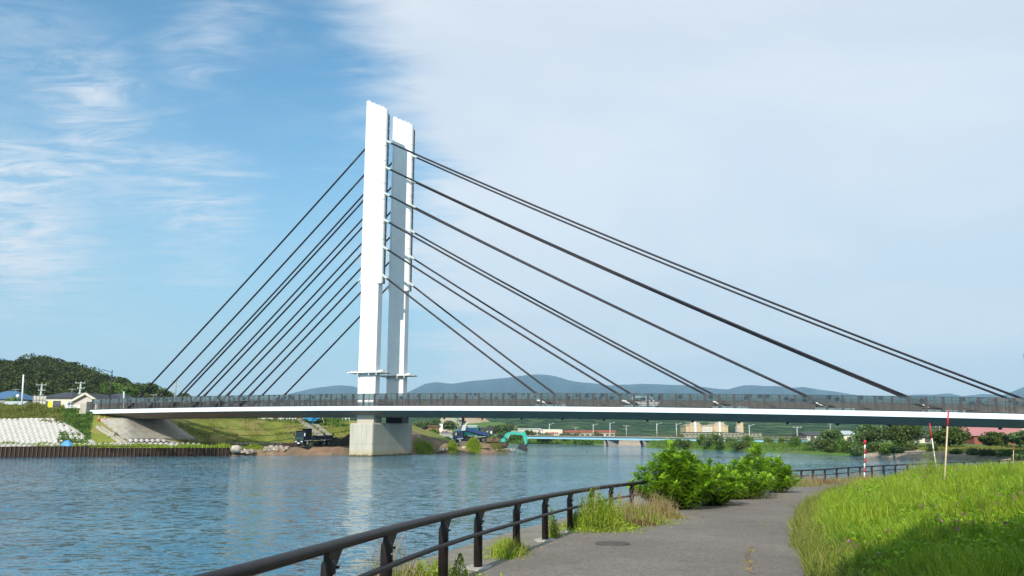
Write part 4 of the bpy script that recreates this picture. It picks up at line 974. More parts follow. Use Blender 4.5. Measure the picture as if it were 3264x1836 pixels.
# little tufts growing out of the path
for i, (a, b_, s) in enumerate(((2437, 1672, 0.20), (2505, 1612, 0.22), (2395, 1762, 0.12), (2388, 1800, 0.2), (2380, 1822, 0.16), (2536, 1707, 0.25))):
    g = gp(a, b_); weed_clump(('tiny yellow green tuft alone on the asphalt, the nearer of two', 'tiny tuft alone on the far asphalt', 'upper end of the dark crack tufts on the path', 'middle tuft in the crack on the path', 'lowest tuft in the crack on the path', 'small leafy tuft at the grass edge')[i], g, s * 1.2, s * 2.2, 0.06, 90, 30, ('leaf_weed', 'grass_dry'), 0.3)

# ---- tall leafy weed beside the snow poles
q = onz(2975, 1545, 1.95); q.z = float(mound_z(q.x, q.y)); weed_clump('tall slender weed behind the leaning snow pole', q, 0.7, 0.8, 1.25, 160, 700, ('leaf_weed', 'grass_dry'), 0.1, 4)
q = onz(2945, 1530, 1.6); q.z = float(mound_z(q.x, q.y)); weed_clump('bushy green weeds at the rail end on the mound', (q.x, q.y, q.z), 2.0, 2.5, 0.9, 900, 900, ('leaf_weed', 'grass_dry'), 0.1, 3)

# ---- snow poles
def snow_pole(label, px0, py0, px1, py1, Y, kind, zb=None):
    a = at(px0, py0, Y); b_ = at(px1, py1, Y); t = thing('snow_pole', label, 'pole', a); d = b_ - a; L = d.length
    q = lambda f: tuple(d * f)
    if kind == 'stripe':
        k = 9; 
        for i in range(k): MB().tube([q(i / k), q((i + 1) / k)], 0.045, 8).obj('band', MATS['red' if i % 2 == 0 else 'white_paint'], t)
        MB().tube([q(0.93), q(0.99)], 0.085, 8).obj('reflector', MATS['red'], t)
    else:
        MB().tube([q(-0.05), q(0.80 if kind == 'cream' else 0.68)], 0.021, 8).obj('shaft', MATS['cream_pole' if kind == 'cream' else 'white_paint'], t)
        MB().tube([q(0.80 if kind == 'cream' else 0.68), q(1)], 0.023, 8).obj('tip', MATS['red'], t)
snow_pole('cream snow pole with red tip, tallest on the mound', 3009, 1560, 3023, 1310, 22.5, 'cream')
snow_pole('white snow pole with red tip leaning left on the mound', 2986, 1500, 2963, 1349, 33, 'white')
snow_pole('red and white banded pole standing at the far railing', 2755, 1536, 2757, 1403, 52, 'stripe')
snow_pole('small red tipped pole far right on the mound', 3229, 1492, 3231, 1420, 56, 'cream')
# a broad tree behind the camera: it throws the shade on the mound
add_tree('shade_tree', 'large leafy tree behind the viewpoint, the one nearer the path', (1.0, -2.9, 2.2), 4.6, 11.0, 'leaf_tree_a', 5000, 0.42, 0.3, 'trees behind the viewpoint')
add_tree('shade_tree', 'broad leafy tree beside the viewpoint up on the mound', (8.6, -2.8, 2.8), 11.0, 14.5, 'leaf_tree_a', 13000, 0.45, 0.35, 'trees behind the viewpoint')

# an irregular open crack along the path, filled with dirt
cp_ = [gp(a, b_) for a, b_ in ((2400, 1836), (2384, 1818), (2392, 1795), (2378, 1778), (2390, 1762), (2398, 1745))]
pl_ = []
for a_, b_ in zip(cp_[:-1], cp_[1:]):
    for i in range(6): q = a_.lerp(b_, i / 6); pl_.append(q + Vector((rng.normal(0, .012), rng.normal(0, .02), 0)))
m = MB()
for i in range(len(pl_) - 1):
    w0 = 0.016 + 0.018 * abs(math.sin(i * 1.7)); p, q = pl_[i], pl_[i + 1]; zz = 0.036
    m.add([(p.x - w0, p.y, p.z + zz), (p.x + w0, p.y, p.z + zz), (q.x + w0, q.y, q.z + zz), (q.x - w0, q.y, q.z + zz)], [(0, 1, 2, 3)])
tag(m.obj('path_crack', MATS['soil']), 'dirt filled crack running along the asphalt path', 'crack')
# ------------------------------------------------------------ buildings
def wall_with(m, x0, x1, z0, z1, y, s=-1): m.bb((x0, y, z0), (x1, y + 0.01 * s, z1))
def house(name, label, px0, px1, pe, pr, pb, Y, depth, wall, roof, kind='gable_side', wins=(), rz=0, over=0.5, fas=None, cat='house'):
    """front wall between the photo columns at distance Y; pe eave, pr ridge, pb base rows"""
    a, b_ = at(px0, pe, Y), at(px1, pe, Y); W = b_.x - a.x; cx = (a.x + b_.x) / 2; zb = at(px0, pb, Y).z; ze = a.z - zb; zr = at(px0, pr, Y + (depth / 2 if kind != 'gable_front' else 0)).z - zb
    t = thing(name, label, cat, (cx, Y, zb), rz)
    MB().bb((-W / 2, 0, -2.5), (W / 2, depth, ze)).obj('wall', MATS[wall], t)
    o = over; m = MB()
    if kind == 'gable_front':
        for s in (-1, 1):
            m.add([(0, -o, zr), (0, depth + o, zr), (s * (W / 2 + o), depth + o, ze - o * 0.4), (s * (W / 2 + o), -o, ze - o * 0.4), (0, -o, zr - .22), (0, depth + o, zr - .22), (s * (W / 2 + o), depth + o, ze - o * .4 - .22), (s * (W / 2 + o), -o, ze - o * .4 - .22)],
                  [(0, 1, 2, 3), (7, 6, 5, 4), (0, 3, 7, 4), (3, 2, 6, 7), (1, 5, 6, 2)])
        g_ = MB(); g_.prism([(-W / 2, ze), (W / 2, ze), (0, zr - 0.25)], 0.0, depth); g_.obj('gable', MATS[wall], t)
        if fas:
            f = MB()
            for s in (-1, 1): f.bar((0, -o - 0.06, zr - 0.16), (s * (W / 2 + o), -o - 0.06, ze - o * .4 - 0.16), 0.1, 0.42)
            f.obj('bargeboard', MATS[fas], t)
    elif kind == 'hip':
        k = min(W / 2 * 0.75, depth / 2 + 1.5)
        m.add([(-W / 2 - o, -o, ze), (W / 2 + o, -o, ze), (W / 2 + o, depth + o, ze), (-W / 2 - o, depth + o, ze), (-W / 2 + k, depth / 2, zr), (W / 2 - k, depth / 2, zr)], [(0, 1, 5, 4), (1, 2, 5), (2, 3, 4, 5), (3, 0, 4), (3, 2, 1, 0)])
    elif kind == 'flat':
        m.bb((-W / 2 - .15, -.15, ze), (W / 2 + .15, depth + .15, max(zr, ze + .25)))
    else:
        m.add([(-W / 2 - o, -o, ze - .1), (W / 2 + o, -o, ze - .1), (W / 2 + o, depth / 2, zr), (-W / 2 - o, depth / 2, zr), (W / 2 + o, depth + o, ze - .1), (-W / 2 - o, depth + o, ze - .1)], [(0, 1, 2, 3), (3, 2, 4, 5), (0, 3, 5), (1, 4, 2), (1, 0, 5, 4)])
        g_ = MB(); g_.add([(-W / 2, 0.1, ze - .2), (-W / 2, depth - .1, ze - .2), (-W / 2, depth / 2, zr - .15), (W / 2, 0.1, ze - .2), (W / 2, depth - .1, ze - .2), (W / 2, depth / 2, zr - .15)], [(0, 1, 2), (5, 4, 3)]); g_.obj('gable', MATS[wall], t)
    m.obj('roof', MATS[roof], t)
    for (fx, fz, ww, hh) in wins:
        x = -W / 2 + fx * W; z = fz * ze
        f = MB(); 
        for sx in (-1, 1): f.bb((x + sx * ww / 2 - .06, -0.08, z - hh / 2), (x + sx * ww / 2 + .06, 0.02, z + hh / 2))
        for sz in (-1, 1): f.bb((x - ww / 2 - .06, -0.082, z + sz * hh / 2 - .06), (x + ww / 2 + .06, 0.02, z + sz * hh / 2 + .06))
        f.bb((x - .03, -0.06, z - hh / 2), (x + .03, 0.0, z + hh / 2))
        fo = f.obj('window', MATS['frame_dark'], t)
        MB().bb((x - ww / 2 + .06, -0.03, z - hh / 2 + .06), (x + ww / 2 - .06, -0.012, z + hh / 2 - .06)).obj('pane', MATS['window_glass'], fo)
    return t
# left bank houses, on the embankment
house('house', 'cream house with dark hipped roof between the sign board and the gable house', 128, 228, 1268, 1251, 1309, 172, 9, 'cream_wall', 'slate_roof', 'hip', [(0.55, 0.50, 1.5, 1.3), (0.2, .5, 1.0, 1.2)])
house('house', 'small grey wing with a dark window between the cream house and gable house', 201, 240, 1269, 1258, 1309, 174, 7, 'grey_wall', 'slate_roof', 'hip', [(0.45, 0.45, 1.1, 1.3)])
house('house', 'pinkish house with white trimmed gable facing the river', 236, 312, 1275, 1252, 1306, 165, 12, 'pink_wall', 'slate_roof', 'gable_front', [(0.72, 0.4, 1.6, 1.5)], fas='cream_wall')
house('house', 'long low house under a dark grey roof behind the bridge railing end', 300, 392, 1274, 1254, 1306, 178, 10, 'pink_wall', 'slate_roof', 'hip', [(0.3, .5, 1.4, 1.1), (0.62, .5, 1.4, 1.1)])
house('house', 'house with blue tiled roof at the far left edge', -70, 52, 1272, 1246, 1309, 180, 10, 'grey_wall', 'blue_roof', 'hip', [(0.7, .45, 2.0, 1.2)])
house('house', 'pale blue house with grey roof behind the white mast', 60, 118, 1273, 1261, 1309, 186, 9, 'blue_wall', 'slate_roof', 'gable_side', [(0.6, .4, 1.2, 1.0)])
house('shed', 'low shed with pale grey sheet roof at the left', 2, 66, 1290, 1279, 1309, 164, 4, 'frame_dark', 'light_roof', 'gable_side', [], 0, 0.2, cat='shed')
# brown fence behind and white barrier
m = MB(); a, b_ = at(20, 1303, 160), at(146, 1303, 160); m.bb((a.x, 160, 8.1), (b_.x, 160.15, 9.2)); tag(m.obj('board_fence', MATS['frame_dark']), 'dark brown board fence below the houses', 'fence')
def barrier(label, px0, px1, py0, py1, Y, mat, n, name='guard_fence', thick=0.1, rails=2):
    a, b_ = at(px0, py0, Y), at(px1, py1, Y); h = a.z - b_.z; L = b_.x - a.x
    t = thing(name, label, 'fence', (a.x, Y, b_.z))
    for i in range(rails): z = h * (0.95 - i * 0.45); MB().bb((0, -.04, z - .06), (L, .04, z + .06)).obj('rail', MATS[mat], t)
    pm = MB().bb((-thick / 2, 0.045, -0.6), (thick / 2, 0.045 + thick, h)).mesh('post', MATS[mat])
    for i in range(n): o = link('post', pm, t); o.location = (L * i / max(1, n - 1), 0, 0)
barrier('white plank barrier on dark base beside the gable house', 206, 257, 1293, 1304, 156.5, 'white_paint', 4)
MB().bb((at(206, 1300, 157).x, 157.2, 7.6), (at(258, 1300, 157).x, 157.6, 8.45)).obj('retaining_curb', MATS['brick_red']); tag(bpy.data.objects['retaining_curb'], 'dark red low wall under the white plank barrier', 'wall')
barrier('thin pale rail fence along the embankment at the left', 36, 160, 1303.5, 1309, 156.2, 'white_old', 12, thick=0.08, rails=1)
# sign board seen from behind, on struts
a, b_ = at(107, 1260, 158), at(145, 1290, 158)
t = thing('sign_board', 'large blank panel sign seen from behind on thin posts', 'sign', (a.x, 158, 8.15)); W = b_.x - a.x; zt, zb = a.z - 8.15, b_.z - 8.15
for i in range(4):
    for j in range(3): MB().bb((W * i / 4 + .02, 0, zb + (zt - zb) * j / 3 + .02), (W * (i + 1) / 4 - .02, .05, zb + (zt - zb) * (j + 1) / 3 - .02)).obj('panel', MATS['sign_back'], t)
for i in range(5): MB().bb((W * i / 4 - .04, -.08, zb if i not in (0, 2, 4) else -.3), (W * i / 4 + .04, -.01, zt)).obj('post', MATS['pole_grey'], t)
for z in (zb + .05, zb + (zt - zb) / 2, zt - .05): MB().bb((0, -.12, z - .035), (W, -.085, z + .035)).obj('crossbar', MATS['frame_dark'], t)
for x in (0.0, W * .6): MB().bar((x, -.1, zb), (x - 0.9, -1.2, -.2), .06, .06).obj('strut', MATS['pole_grey'], t)
# yellow banner
a, b_ = at(153, 1280, 157.5), at(164.5, 1305, 157.5); W = b_.x - a.x; h = a.z - b_.z
t = thing('banner', 'tall bright yellow banner with small marks in front of the cream house', 'banner', (a.x, 157.5, b_.z))
MB().bb((0, 0, 0.05), (W, .03, h)).obj('cloth', MATS['yellow'], t); MB().tube([(W + .04, 0, -.5), (W + .04, 0, h + .1)], .03, 6).obj('pole', MATS['pole_white'], t)
for i in range(5): MB().bb((W * .38, -.012, h * (.85 - .17 * i) - .07), (W * .62, -.004, h * (.85 - .17 * i) + .05)).obj('glyph', MATS['yellow_ink'], t)
for i, (a0, a1) in enumerate(((-3, 4), (21, 31))):
    a, b_ = at(a0, 1300, 156.6), at(a1, 1306.5, 156.6); tag(MB().bb((a.x, 156.6, b_.z), (b_.x, 156.9, a.z)).obj('warning_board', MATS['yellow']), ('small yellow board at the very left edge on the embankment', 'small yellow board on the embankment right of the one at the edge')[i], 'sign', 'yellow boards')
# masts and utility poles
def mast(label, px0, py0, px1, Y, zb, r, mat):
    a = at(px0, py0, Y); b_ = at(px1, 1304, Y); t = thing('mast', label, 'mast', (b_.x, Y, zb)); MB().tube([(0, 0, -.3), (a.x - b_.x, 0, a.z - zb)], [r * 1.2, r], 8).obj('pole', MATS[mat], t); MB().tube([(0, 0, 0), (0, 0, .3)], r * 2, 8).obj('foot', MATS[mat], t)
mast('tall pale mast leaning slightly beside the blue roofed house', 75, 1194, 69, 157, 8.1, 0.13, 'pole_white')
mast('short pale green post behind the railing at the left bridge end', 395, 1248, 395, 162, 8.1, 0.17, 'pole_green')
def utility_pole(label, px, py, pyb, Y, mat='pole_green', arms=3, group=None):
    a = at(px, py, Y); b_ = at(px, pyb, Y); h = a.z - b_.z + 3; t = thing('utility_pole', label, 'utility pole', (a.x, Y, b_.z - 3), 0, group)
    MB().tube([(0, 0, 0), (0, 0, h)], [.26, .18], 8).obj('pole', MATS[mat], t)
    for i in range(arms):
        L = (1.3, 0.9, 1.2)[i % 3]; ox = (0, 0.25, -0.4)[i % 3]; z = h - 0.25 - i * 1.35
        MB().bb((ox - L, -.3, z - .08), (ox + L, -.18, z + .08)).obj('crossarm', MATS['pole_grey'], t)
        for s in (-1, 0.2, 1): MB().tube([(ox + s * L * .85, -.24, z + .08), (ox + s * L * .85, -.24, z + .32)], .07, 6).obj('insulator', MATS['white_old'], t)
    return t
utility_pole('utility pole rising behind the panel sign board', 134, 1224, 1275, 200)
utility_pole('utility pole rising behind the roof of the gable house', 258, 1218, 1270, 200)
utility_pole('tall utility pole against the sky between the left cables', 562, 1212, 1275, 230, 'pole_grey')
for i, (px, Y) in enumerate(((50, 186), (230, 176), (490, 190))):
    a = at(px, (1241, 1240, 1258)[i], Y); t = thing('tv_aerial', ('tv aerial on the blue tiled roof', 'tv aerial on the cream house roof', 'tv aerial seen over the bridge railing by the trees')[i], 'aerial', (a.x, Y, a.z - 2.2))
    MB().tube([(0, 0, -.2), (0, 0, 2.2)], .04, 6).obj('stem', MATS['pole_grey'], t); MB().bb((-.9, -.03, 2.1), (.9, .03, 2.2)).obj('boom', MATS['pole_grey'], t)
a = at(56, 1262, 178); t = thing('satellite_dish', 'white satellite dish beside the blue tiled roof', 'satellite dish', a); MB().ball((0, 0, 0), 0.38, 12, 0, (1, .3, 1)).obj('dish', MATS['white_paint'], t); MB().tube([(0, .1, -1), (0, .1, 0)], .04, 6).obj('bracket', MATS['pole_grey'], t)
# cones under the deck end
def cone(p, label, h=0.75):
    t = thing('traffic_cone', label, 'traffic cone', p, 0, 'cones under the bridge end')
    MB().bb((-.2, -.2, 0), (.2, .2, .04)).obj('base', MATS['orange'], t); MB().tube([(0, 0, .04), (0, 0, h * .45)], [.16, .10], 10).obj('body', MATS['orange'], t); MB().tube([(0, 0, h * .45), (0, 0, h * .65)], [.10, .065], 10).obj('stripe', MATS['white_paint'], t); MB().tube([(0, 0, h * .65), (0, 0, h)], [.065, .025], 10).obj('tip', MATS['orange'], t)
p = bank_point(305, 0.93); cone((p.x, p.y, p.z + .15), 'orange cone with white band under the left bridge end, the brighter one', 1.1)
p = bank_point(324, 0.93); cone((p.x, p.y, p.z + .1), 'orange cone half in shade right of the brighter cone under the bridge', 0.95)
# blue tarp
p = bank_point(212, 0.15, 'B', 'C'); m = MB(); k = 9
vs = [(x, y, 1.05 * max(0, 1 - (x / 1.1) ** 2) * max(0, 1 - (y / .8) ** 2) * (1 + .12 * math.sin(x * 9 + y * 5))) for x in np.linspace(-1.1, 1.1, k) for y in np.linspace(-.8, .8, k)]
m.add(vs, [(i * k + j, (i + 1) * k + j, (i + 1) * k + j + 1, i * k + j + 1) for i in range(k - 1) for j in range(k - 1)]); o = m.obj('tarp_heap', MATS['tarp']); o.location = (p.x, p.y, p.z); tag(o, 'bright blue tarpaulin heap just behind the sheet piles', 'tarp')

# ------------------------------------------------------------ people
def person(label, p, rz, top, legs, vest=None, h=1.7, bend=0.0):
    me = bpy.data.meshes.new('person'); s = h / 1.7
    J = [(0, 0, .92), (0, .02 + bend * .3, 1.18), (0, bend, 1.42), (0, bend * 1.1, 1.50), (0, bend * 1.15 - .01, 1.58), (-.10, 0, .86), (-.12, -.03, .48), (-.12, .04, .07), (-.12, -.10, .03), (.10, 0, .86), (.12, .10, .48), (.13, .16, .07), (.13, .03, .03),
         (-.19, bend, 1.38), (-.25, bend + .03, 1.12), (-.23, bend - .12, .90), (.19, bend, 1.38), (.25, bend + .02, 1.12), (.22, bend - .15, .93)]
    E = [(0, 1), (1, 2), (2, 3), (3, 4), (0, 5), (5, 6), (6, 7), (7, 8), (0, 9), (9, 10), (10, 11), (11, 12), (2, 13), (13, 14), (14, 15), (2, 16), (16, 17), (17, 18)]
    Rr = [.14, .14, .15, .06, .09, .09, .065, .045, .04, .09, .065, .045, .04, .065, .05, .04, .065, .05, .04]
    me.from_pydata([tuple(c * s for c in j) for j in J], E, []); o = link('person', me); o.location = p; o.rotation_euler = (0, 0, rz)
    md = o.modifiers.new('skin', 'SKIN'); md.use_smooth_shade = True
    for i, v in enumerate(me.skin_vertices[0].data if me.skin_vertices else []): v.radius = (Rr[i] * s, Rr[i] * s * .8)
    return o, me, Rr, s, bend
def worker(label, p, rz, torso_mat, leg_mat, helmet=True, bend=0.0):
    """one welded body grown along the skeleton, clothes and helmet as children"""
    m = MB(); s = 1.0
    def limb(pts, r): m.tube(pts, r, 8)
    m.tube([(0, bend, 1.44), (0, bend * 1.1, 1.50), (0, bend * 1.15, 1.55)], [.055, .055, .06], 8)
    m.ball((0, bend * 1.2 - .01, 1.62), .105, 10, 0, (.85, 1, 1.15)); m.ball((0, bend * 1.2 - .115, 1.61), .02, 6); 
    for sx in (-1, 1):
        m.ball((sx * .23, bend - .14, .90), .045, 6, 0, (1, 1, 1.4))
    o = m.obj('person', MATS['skin']); o.location = p; o.rotation_euler = (0, 0, rz); tag(o, label, 'person')
    j = MB(); j.tube([(0, 0, .88), (0, .01, 1.05), (0, bend * .6, 1.25), (0, bend, 1.40), (0, bend, 1.46)], [.16, .15, .18, .19, .08], 10)
    for sx in (-1, 1): j.tube([(sx * .17, bend, 1.39), (sx * .25, bend + .02, 1.13), (sx * .23, bend - .12, .93)], [.07, .055, .045], 8)
    j.obj('jacket', MATS[torso_mat], o)
    l = MB()
    l.tube([(-.09, 0, .93), (-.11, -.04, .5), (-.11, .05, .09)], [.10, .07, .055], 8); l.tube([(.09, 0, .93), (.12, .08, .5), (.13, .14, .09)], [.10, .07, .055], 8); l.obj('trousers', MATS[leg_mat], o)
    f = MB(); f.ball((-.11, -.02, .045), .06, 8, 0, (.8, 2, .8)); f.ball((.13, .07, .045), .06, 8, 0, (.8, 2, .8)); f.obj('boots', MATS['dark_steel'], o)
    if helmet: MB().ball((0, bend * 1.2 - .01, 1.68), .13, 10, 0, (1, 1.15, .8)).obj('helmet', MATS['helmet'], o)
    return o
p = bp(10.4, 1.3, 0.0); worker('worker in yellow green clothing walking on the bridge footway', p, R(70), 'hivis', 'hivis', False, -0.08)
p = at(219, 1299, 158.5); worker('worker with white helmet and blue clothes behind the white plank barrier', (p.x, 158.5, 8.15), R(15), 'workwear', 'workwear', True)

# ------------------------------------------------------------ machines
def wheel(parent, x, y, r, w_):
    t = MB().tube([(x, y - w_ / 2, r), (x, y + w_ / 2, r)], r, 18, sm=False).obj('wheel', MATS['tyre'], parent)
    MB().tube([(x, y - w_ / 2 - .015, r), (x, y + w_ / 2 + .015, r)], r * 0.55, 12, sm=False).obj('rim', MATS['rim'], t)
def dump_truck(label, p, rz, cabm, cabl, bedm, tip=0.0, head=('dark_steel', 0.9), roll=0.0):
    """front at +x; 7.8 m long"""
    t = thing('dump_truck', label, 'dump truck', p, rz); t.rotation_euler = (0, roll, rz)
    MB().bb((-3.9, -.45, .75), (3.7, .45, 1.0)).obj('chassis', MATS['dark_steel'], t)
    c = MB(); c.prism([(2.1, .75), (3.75, .75), (3.85, 1.05), (3.80, 1.75), (3.60, 2.75), (3.45, 2.88), (2.15, 2.88), (2.1, 2.8)], -1.2, 1.2); cab = c.obj('cab', MATS[cabl], t, 0.05)
    MB().add([(3.835, -1.08, 1.72), (3.835, 1.08, 1.72), (3.665, 1.04, 2.62), (3.665, -1.04, 2.62)], [(0, 1, 2, 3)]).obj('windscreen', MATS['glass_dark'], cab)
    MB().add([(3.87, -1.1, 1.08), (3.87, 1.1, 1.08), (3.83, 1.1, 1.66), (3.83, -1.1, 1.66)], [(0, 1, 2, 3)]).obj('front_panel', MATS[cabm], cab)
    MB().bb((3.86, -.7, 1.18), (3.90, .7, 1.34)).obj('grille', MATS['dark_steel'], cab)
    for s in (-1, 1):
        MB().bb((2.45, s * 1.205, 1.75), (3.5, s * 1.225, 2.5)).obj('side_window', MATS['glass_dark'], cab)
        MB().bb((3.78, s * .75 - .2, .80), (3.93, s * .75 + .2, 1.0)).obj('headlight', MATS['white_old'], cab)
        MB().bb((3.75, s * 1.45 - .1, 1.9), (3.9, s * 1.45 + .1, 2.45)).obj('mirror', MATS['white_paint' if s > 0 else 'dark_steel'], cab)
    MB().bb((3.7, -1.22, .45), (3.98, 1.22, .80)).obj('bumper', MATS['dark_steel'], cab)
    MB().bb((3.985, -.28, .5), (3.995, .28, .74)).obj('number_plate', MATS['white_paint'], cab)
    m = MB()
    for s in (-1, 1):
        m.bar((3.55, s * 1.24, 1.05), (2.1, s * 1.24, 1.12), .03, .10); m.bar((2.95, s * 1.24, 1.05), (2.75, s * 1.24, .55), .03, .10)
        m.bar((-.6, s * 1.22, 1.25), (-3.4, s * 1.22, 1.25), .06, .08); m.bar((-.6, s * 1.22, 1.25), (-.9, s * 1.22, .95), .06, .08)
    m.obj('trim_rail', MATS['white_old'], t)
    for x, r in ((2.85, .50), (-1.45, .50), (-2.75, .50)):
        for s in (-1, 1): wheel(t, x, s * 1.0, r, .34 if x > 0 else .5)
    for s in (-1, 1): MB().bb((.2, s * 1.05 - .2, .5), (1.5, s * 1.05 + .2, 1.0)).obj('fuel_tank' if s > 0 else 'tool_box', MATS['dark_steel'], t)
    # bed hinged at the rear
    bd = bpy.data.objects.new('dump_bed', None); COL.objects.link(bd); bd.parent = t; bd.location = (-3.9, 0, 1.15); bd.rotation_euler = (0, -tip, 0)
    m = MB(); m.bb((0, -1.2, 0), (5.7, 1.2, .14)); m.obj('floor_plate', MATS['bed_dark'], bd)
    for s in (-1, 1):
        MB().bb((0, s * 1.2 - .05, .14), (5.7, s * 1.2 + .05, .82)).obj('side_board', MATS[bedm], bd)
        for i in range(5): MB().bb((.5 + i * 1.15, s * 1.25, .1), (.62 + i * 1.15, s * 1.32, .8)).obj('stake', MATS[bedm], bd)
    MB().bb((-.06, -1.2, .0), (.04, 1.2, .9)).obj('tailgate', MATS[bedm], bd)
    for s in (-1, 1): MB().bb((-.12, s * 1.18 - .1, .8), (.1, s * 1.18 + .1, 1.25)).obj('lamp_post', MATS['frame_dark'], bd)
    hm, hh = head
    MB().bb((5.7, -1.2, 0), (5.82, 1.2, 1.35 + hh)).obj('head_board', MATS[hm], bd)
    if hh > .6: MB().bb((5.82, -1.1, 1.25 + hh), (7.1, 1.1, 1.37 + hh)).obj('cab_guard', MATS['dark_steel'], bd)
    return t
q = at(1000, 1423, 147); q.z = 1.33
dump_truck('black dump truck with dark green front parked on the earth bank left of the pier', q, math.pi + R(57), 'truck_green', 'truck_black', 'bed_dark', 0, ('dark_steel', 0.75)).scale = (.92, .96, .96)
q = at(1499, 1408, 164); q.z = 1.75
dump_truck('blue dump truck tipping its bed beside the excavator', q, math.pi + R(22), 'truck_blue', 'truck_blue', 'bed_blue', R(17), ('white_old', 0.75), roll=R(3)).scale = (.88, .88, .88)
# steel plate beside the black truck
a = at(892, 1415, 146.5); b_ = at(926, 1423, 143); o = MB().box((0, 0, 0), (3.4, .5, .5), (0, 0, R(-8))).obj('steel_pipe_stack', MATS['plate_steel'], None, .08); o.location = ((a.x + b_.x) / 2, 149, 1.6); tag(o, 'dark brown steel beam lying left of the black dump truck', 'steel beam')
def excavator():
    q = at(1590, 1423, 163); q.z = 1.05
    t = thing('excavator', 'turquoise excavator on the spit with its bucket at the water', 'excavator', q, R(-6)); t.scale = (1.04, .92, .86)
    for s in (-1, 1):
        m = MB(); m.prism([(-1.75, .35), (-1.5, .05), (1.5, .05), (1.75, .35), (1.75, .6), (1.5, .85), (-1.5, .85), (-1.75, .6)], s * 1.1 - .28, s * 1.1 + .28); tr = m.obj('track', MATS['track'], t)
        for x in (-1.3, -.65, 0, .65, 1.3): MB().tube([(x, s * 1.1 - .3, .42), (x, s * 1.1 + .3, .42)], .24, 10).obj('roller', MATS['rusty_body'], tr)
    MB().bb((-.8, -.85, .4), (.8, .85, .95)).obj('undercarriage', MATS['dark_steel'], t)
    MB().prism([(-2.3, 1.05), (.6, 1.05), (.6, 1.7), (-.6, 1.95), (-2.1, 1.95), (-2.35, 1.6)], -1.25, 1.25).obj('engine_house', MATS['rusty_body'], t, .05)
    MB().bb((-2.75, -1.2, 1.1), (-2.36, 1.2, 1.9)).obj('counterweight', MATS['dark_steel'], t, .08)
    c = MB(); c.prism([(-.35, 1.1), (1.0, 1.1), (1.15, 1.7), (.85, 2.6), (-.3, 2.65)], .3, 1.22); cb = c.obj('cab', MATS['dark_steel'], t); MB().bb((-.2, .27, 1.7), (.8, .29, 2.5)).obj('cab_window', MATS['glass_dark'], cb)
    MB().prism([(.05, .95), (1.35, 1.0), (1.4, 1.5), (.5, 1.75), (.05, 1.6)], -1.22, .2).obj('boom_foot', MATS['teal'], t, .03)
    bx = MB(); bx.prism([(.55, 1.35), (1.1, 1.2), (1.85, 2.3), (2.55, 2.78), (4.8, 2.5), (5.1, 2.6), (5.05, 3.1), (2.4, 3.38), (1.35, 2.95)], -.42, -.02); bm_ = bx.obj('boom', MATS['teal'], t, .03)
    MB().tube([(1.5, -.5, 1.1), (2.1, -.5, 2.6)], .09, 8).obj('boom_cylinder', MATS['socket'], bm_); MB().tube([(1.5, .08, 1.1), (2.1, .08, 2.6)], .09, 8).obj('boom_cylinder', MATS['socket'], bm_)
    MB().tube([(2.4, -.22, 3.5), (4.85, -.22, 3.4)], .09, 8).obj('arm_cylinder', MATS['socket'], bm_)
    MB().prism([(4.6, 2.6), (4.7, 3.4), (5.1, 3.4), (5.4, 2.4), (5.45, .6), (5.05, .55), (4.85, 1.8)], -.36, -.08).obj('arm', MATS['teal'], t, .03)
    MB().tube([(5.6, -.22, 2.2), (5.65, -.22, .9)], .07, 8).obj('bucket_cylinder', MATS['teal'], t)
    MB().prism([(5.2, .65), (5.55, .6), (5.65, 0.0), (5.3, -.05)], -.3, -.12).obj('link_arm', MATS['dark_steel'], t)
    MB().prism([(3.8, -.55), (3.95, .45), (4.4, .62), (5.25, .25), (5.6, -.6), (5.5, -1.3), (4.9, -1.1), (4.25, -.75)], -.75, .35).obj('bucket', MATS['dark_steel'], t)
    for i in range(4): MB().box((3.75, -.62 + i * .3, -.3), (.12, .08, .4)).obj('bucket_tooth', MATS['dark_steel'], t)
    return t
excavator()
def crane():
    q = at(1486, 1372, 178); t = thing('crawler_crane', 'turquoise crawler crane with lattice boom and dark vertical mast behind the blue truck', 'crane', (q.x, 178, 2.0))
    z0 = 0
    for s in (-1, 1): MB().prism([(-2.2, .3), (-1.9, 0), (1.9, 0), (2.2, .3), (2.2, .7), (1.9, 1), (-1.9, 1), (-2.2, .7)], s * 1.4 - .35, s * 1.4 + .35).obj('track', MATS['track'], t)
    MB().bb((-.9, -1.3, 1.1), (2.6, 1.3, 2.9)).obj('house', MATS['teal'], t, .05); MB().bb((-1.9, -1.3, 1.2), (-.95, -.2, 2.9)).obj('cab', MATS['white_old'], t)
    a0 = Vector((-.6, 0, 2.2)); a1 = at(1450, 1325, 178) - Vector((q.x, 178, 2.0)); d = (a1 - a0); bmo = MB()
    for sx, sy in ((-.3, -.3), (.3, -.3), (-.3, .3), (.3, .3)): bmo.tube([a0 + Vector((sx, sy, sx * .5)), a1 + Vector((sx, sy, sx * .5))], .07, 6)
    k = 9
    for i in range(k):
        f0, f1 = i / k, (i + 1) / k; sg = 1 if i % 2 else -1
        for sy in (-.3, .3): bmo.tube([a0 + d * f0 + Vector((sg * .3, sy, sg * .15)), a0 + d * f1 + Vector((-sg * .3, sy, -sg * .15))], .04, 5)
    bmo.obj('lattice_boom', MATS['teal'], t)
    x = at(1477.5, 1350, 178).x - q.x; MB().bb((x - .28, -1.9, 1.0), (x + .28, -1.4, 6.6)).obj('mast', MATS['dark_steel'], t)
    MB().tube([(x - .9, -1.6, 6.6), (x - 1.5, -1.6, 2.5)], .05, 6).obj('stay', MATS['dark_steel'], t)
crane()
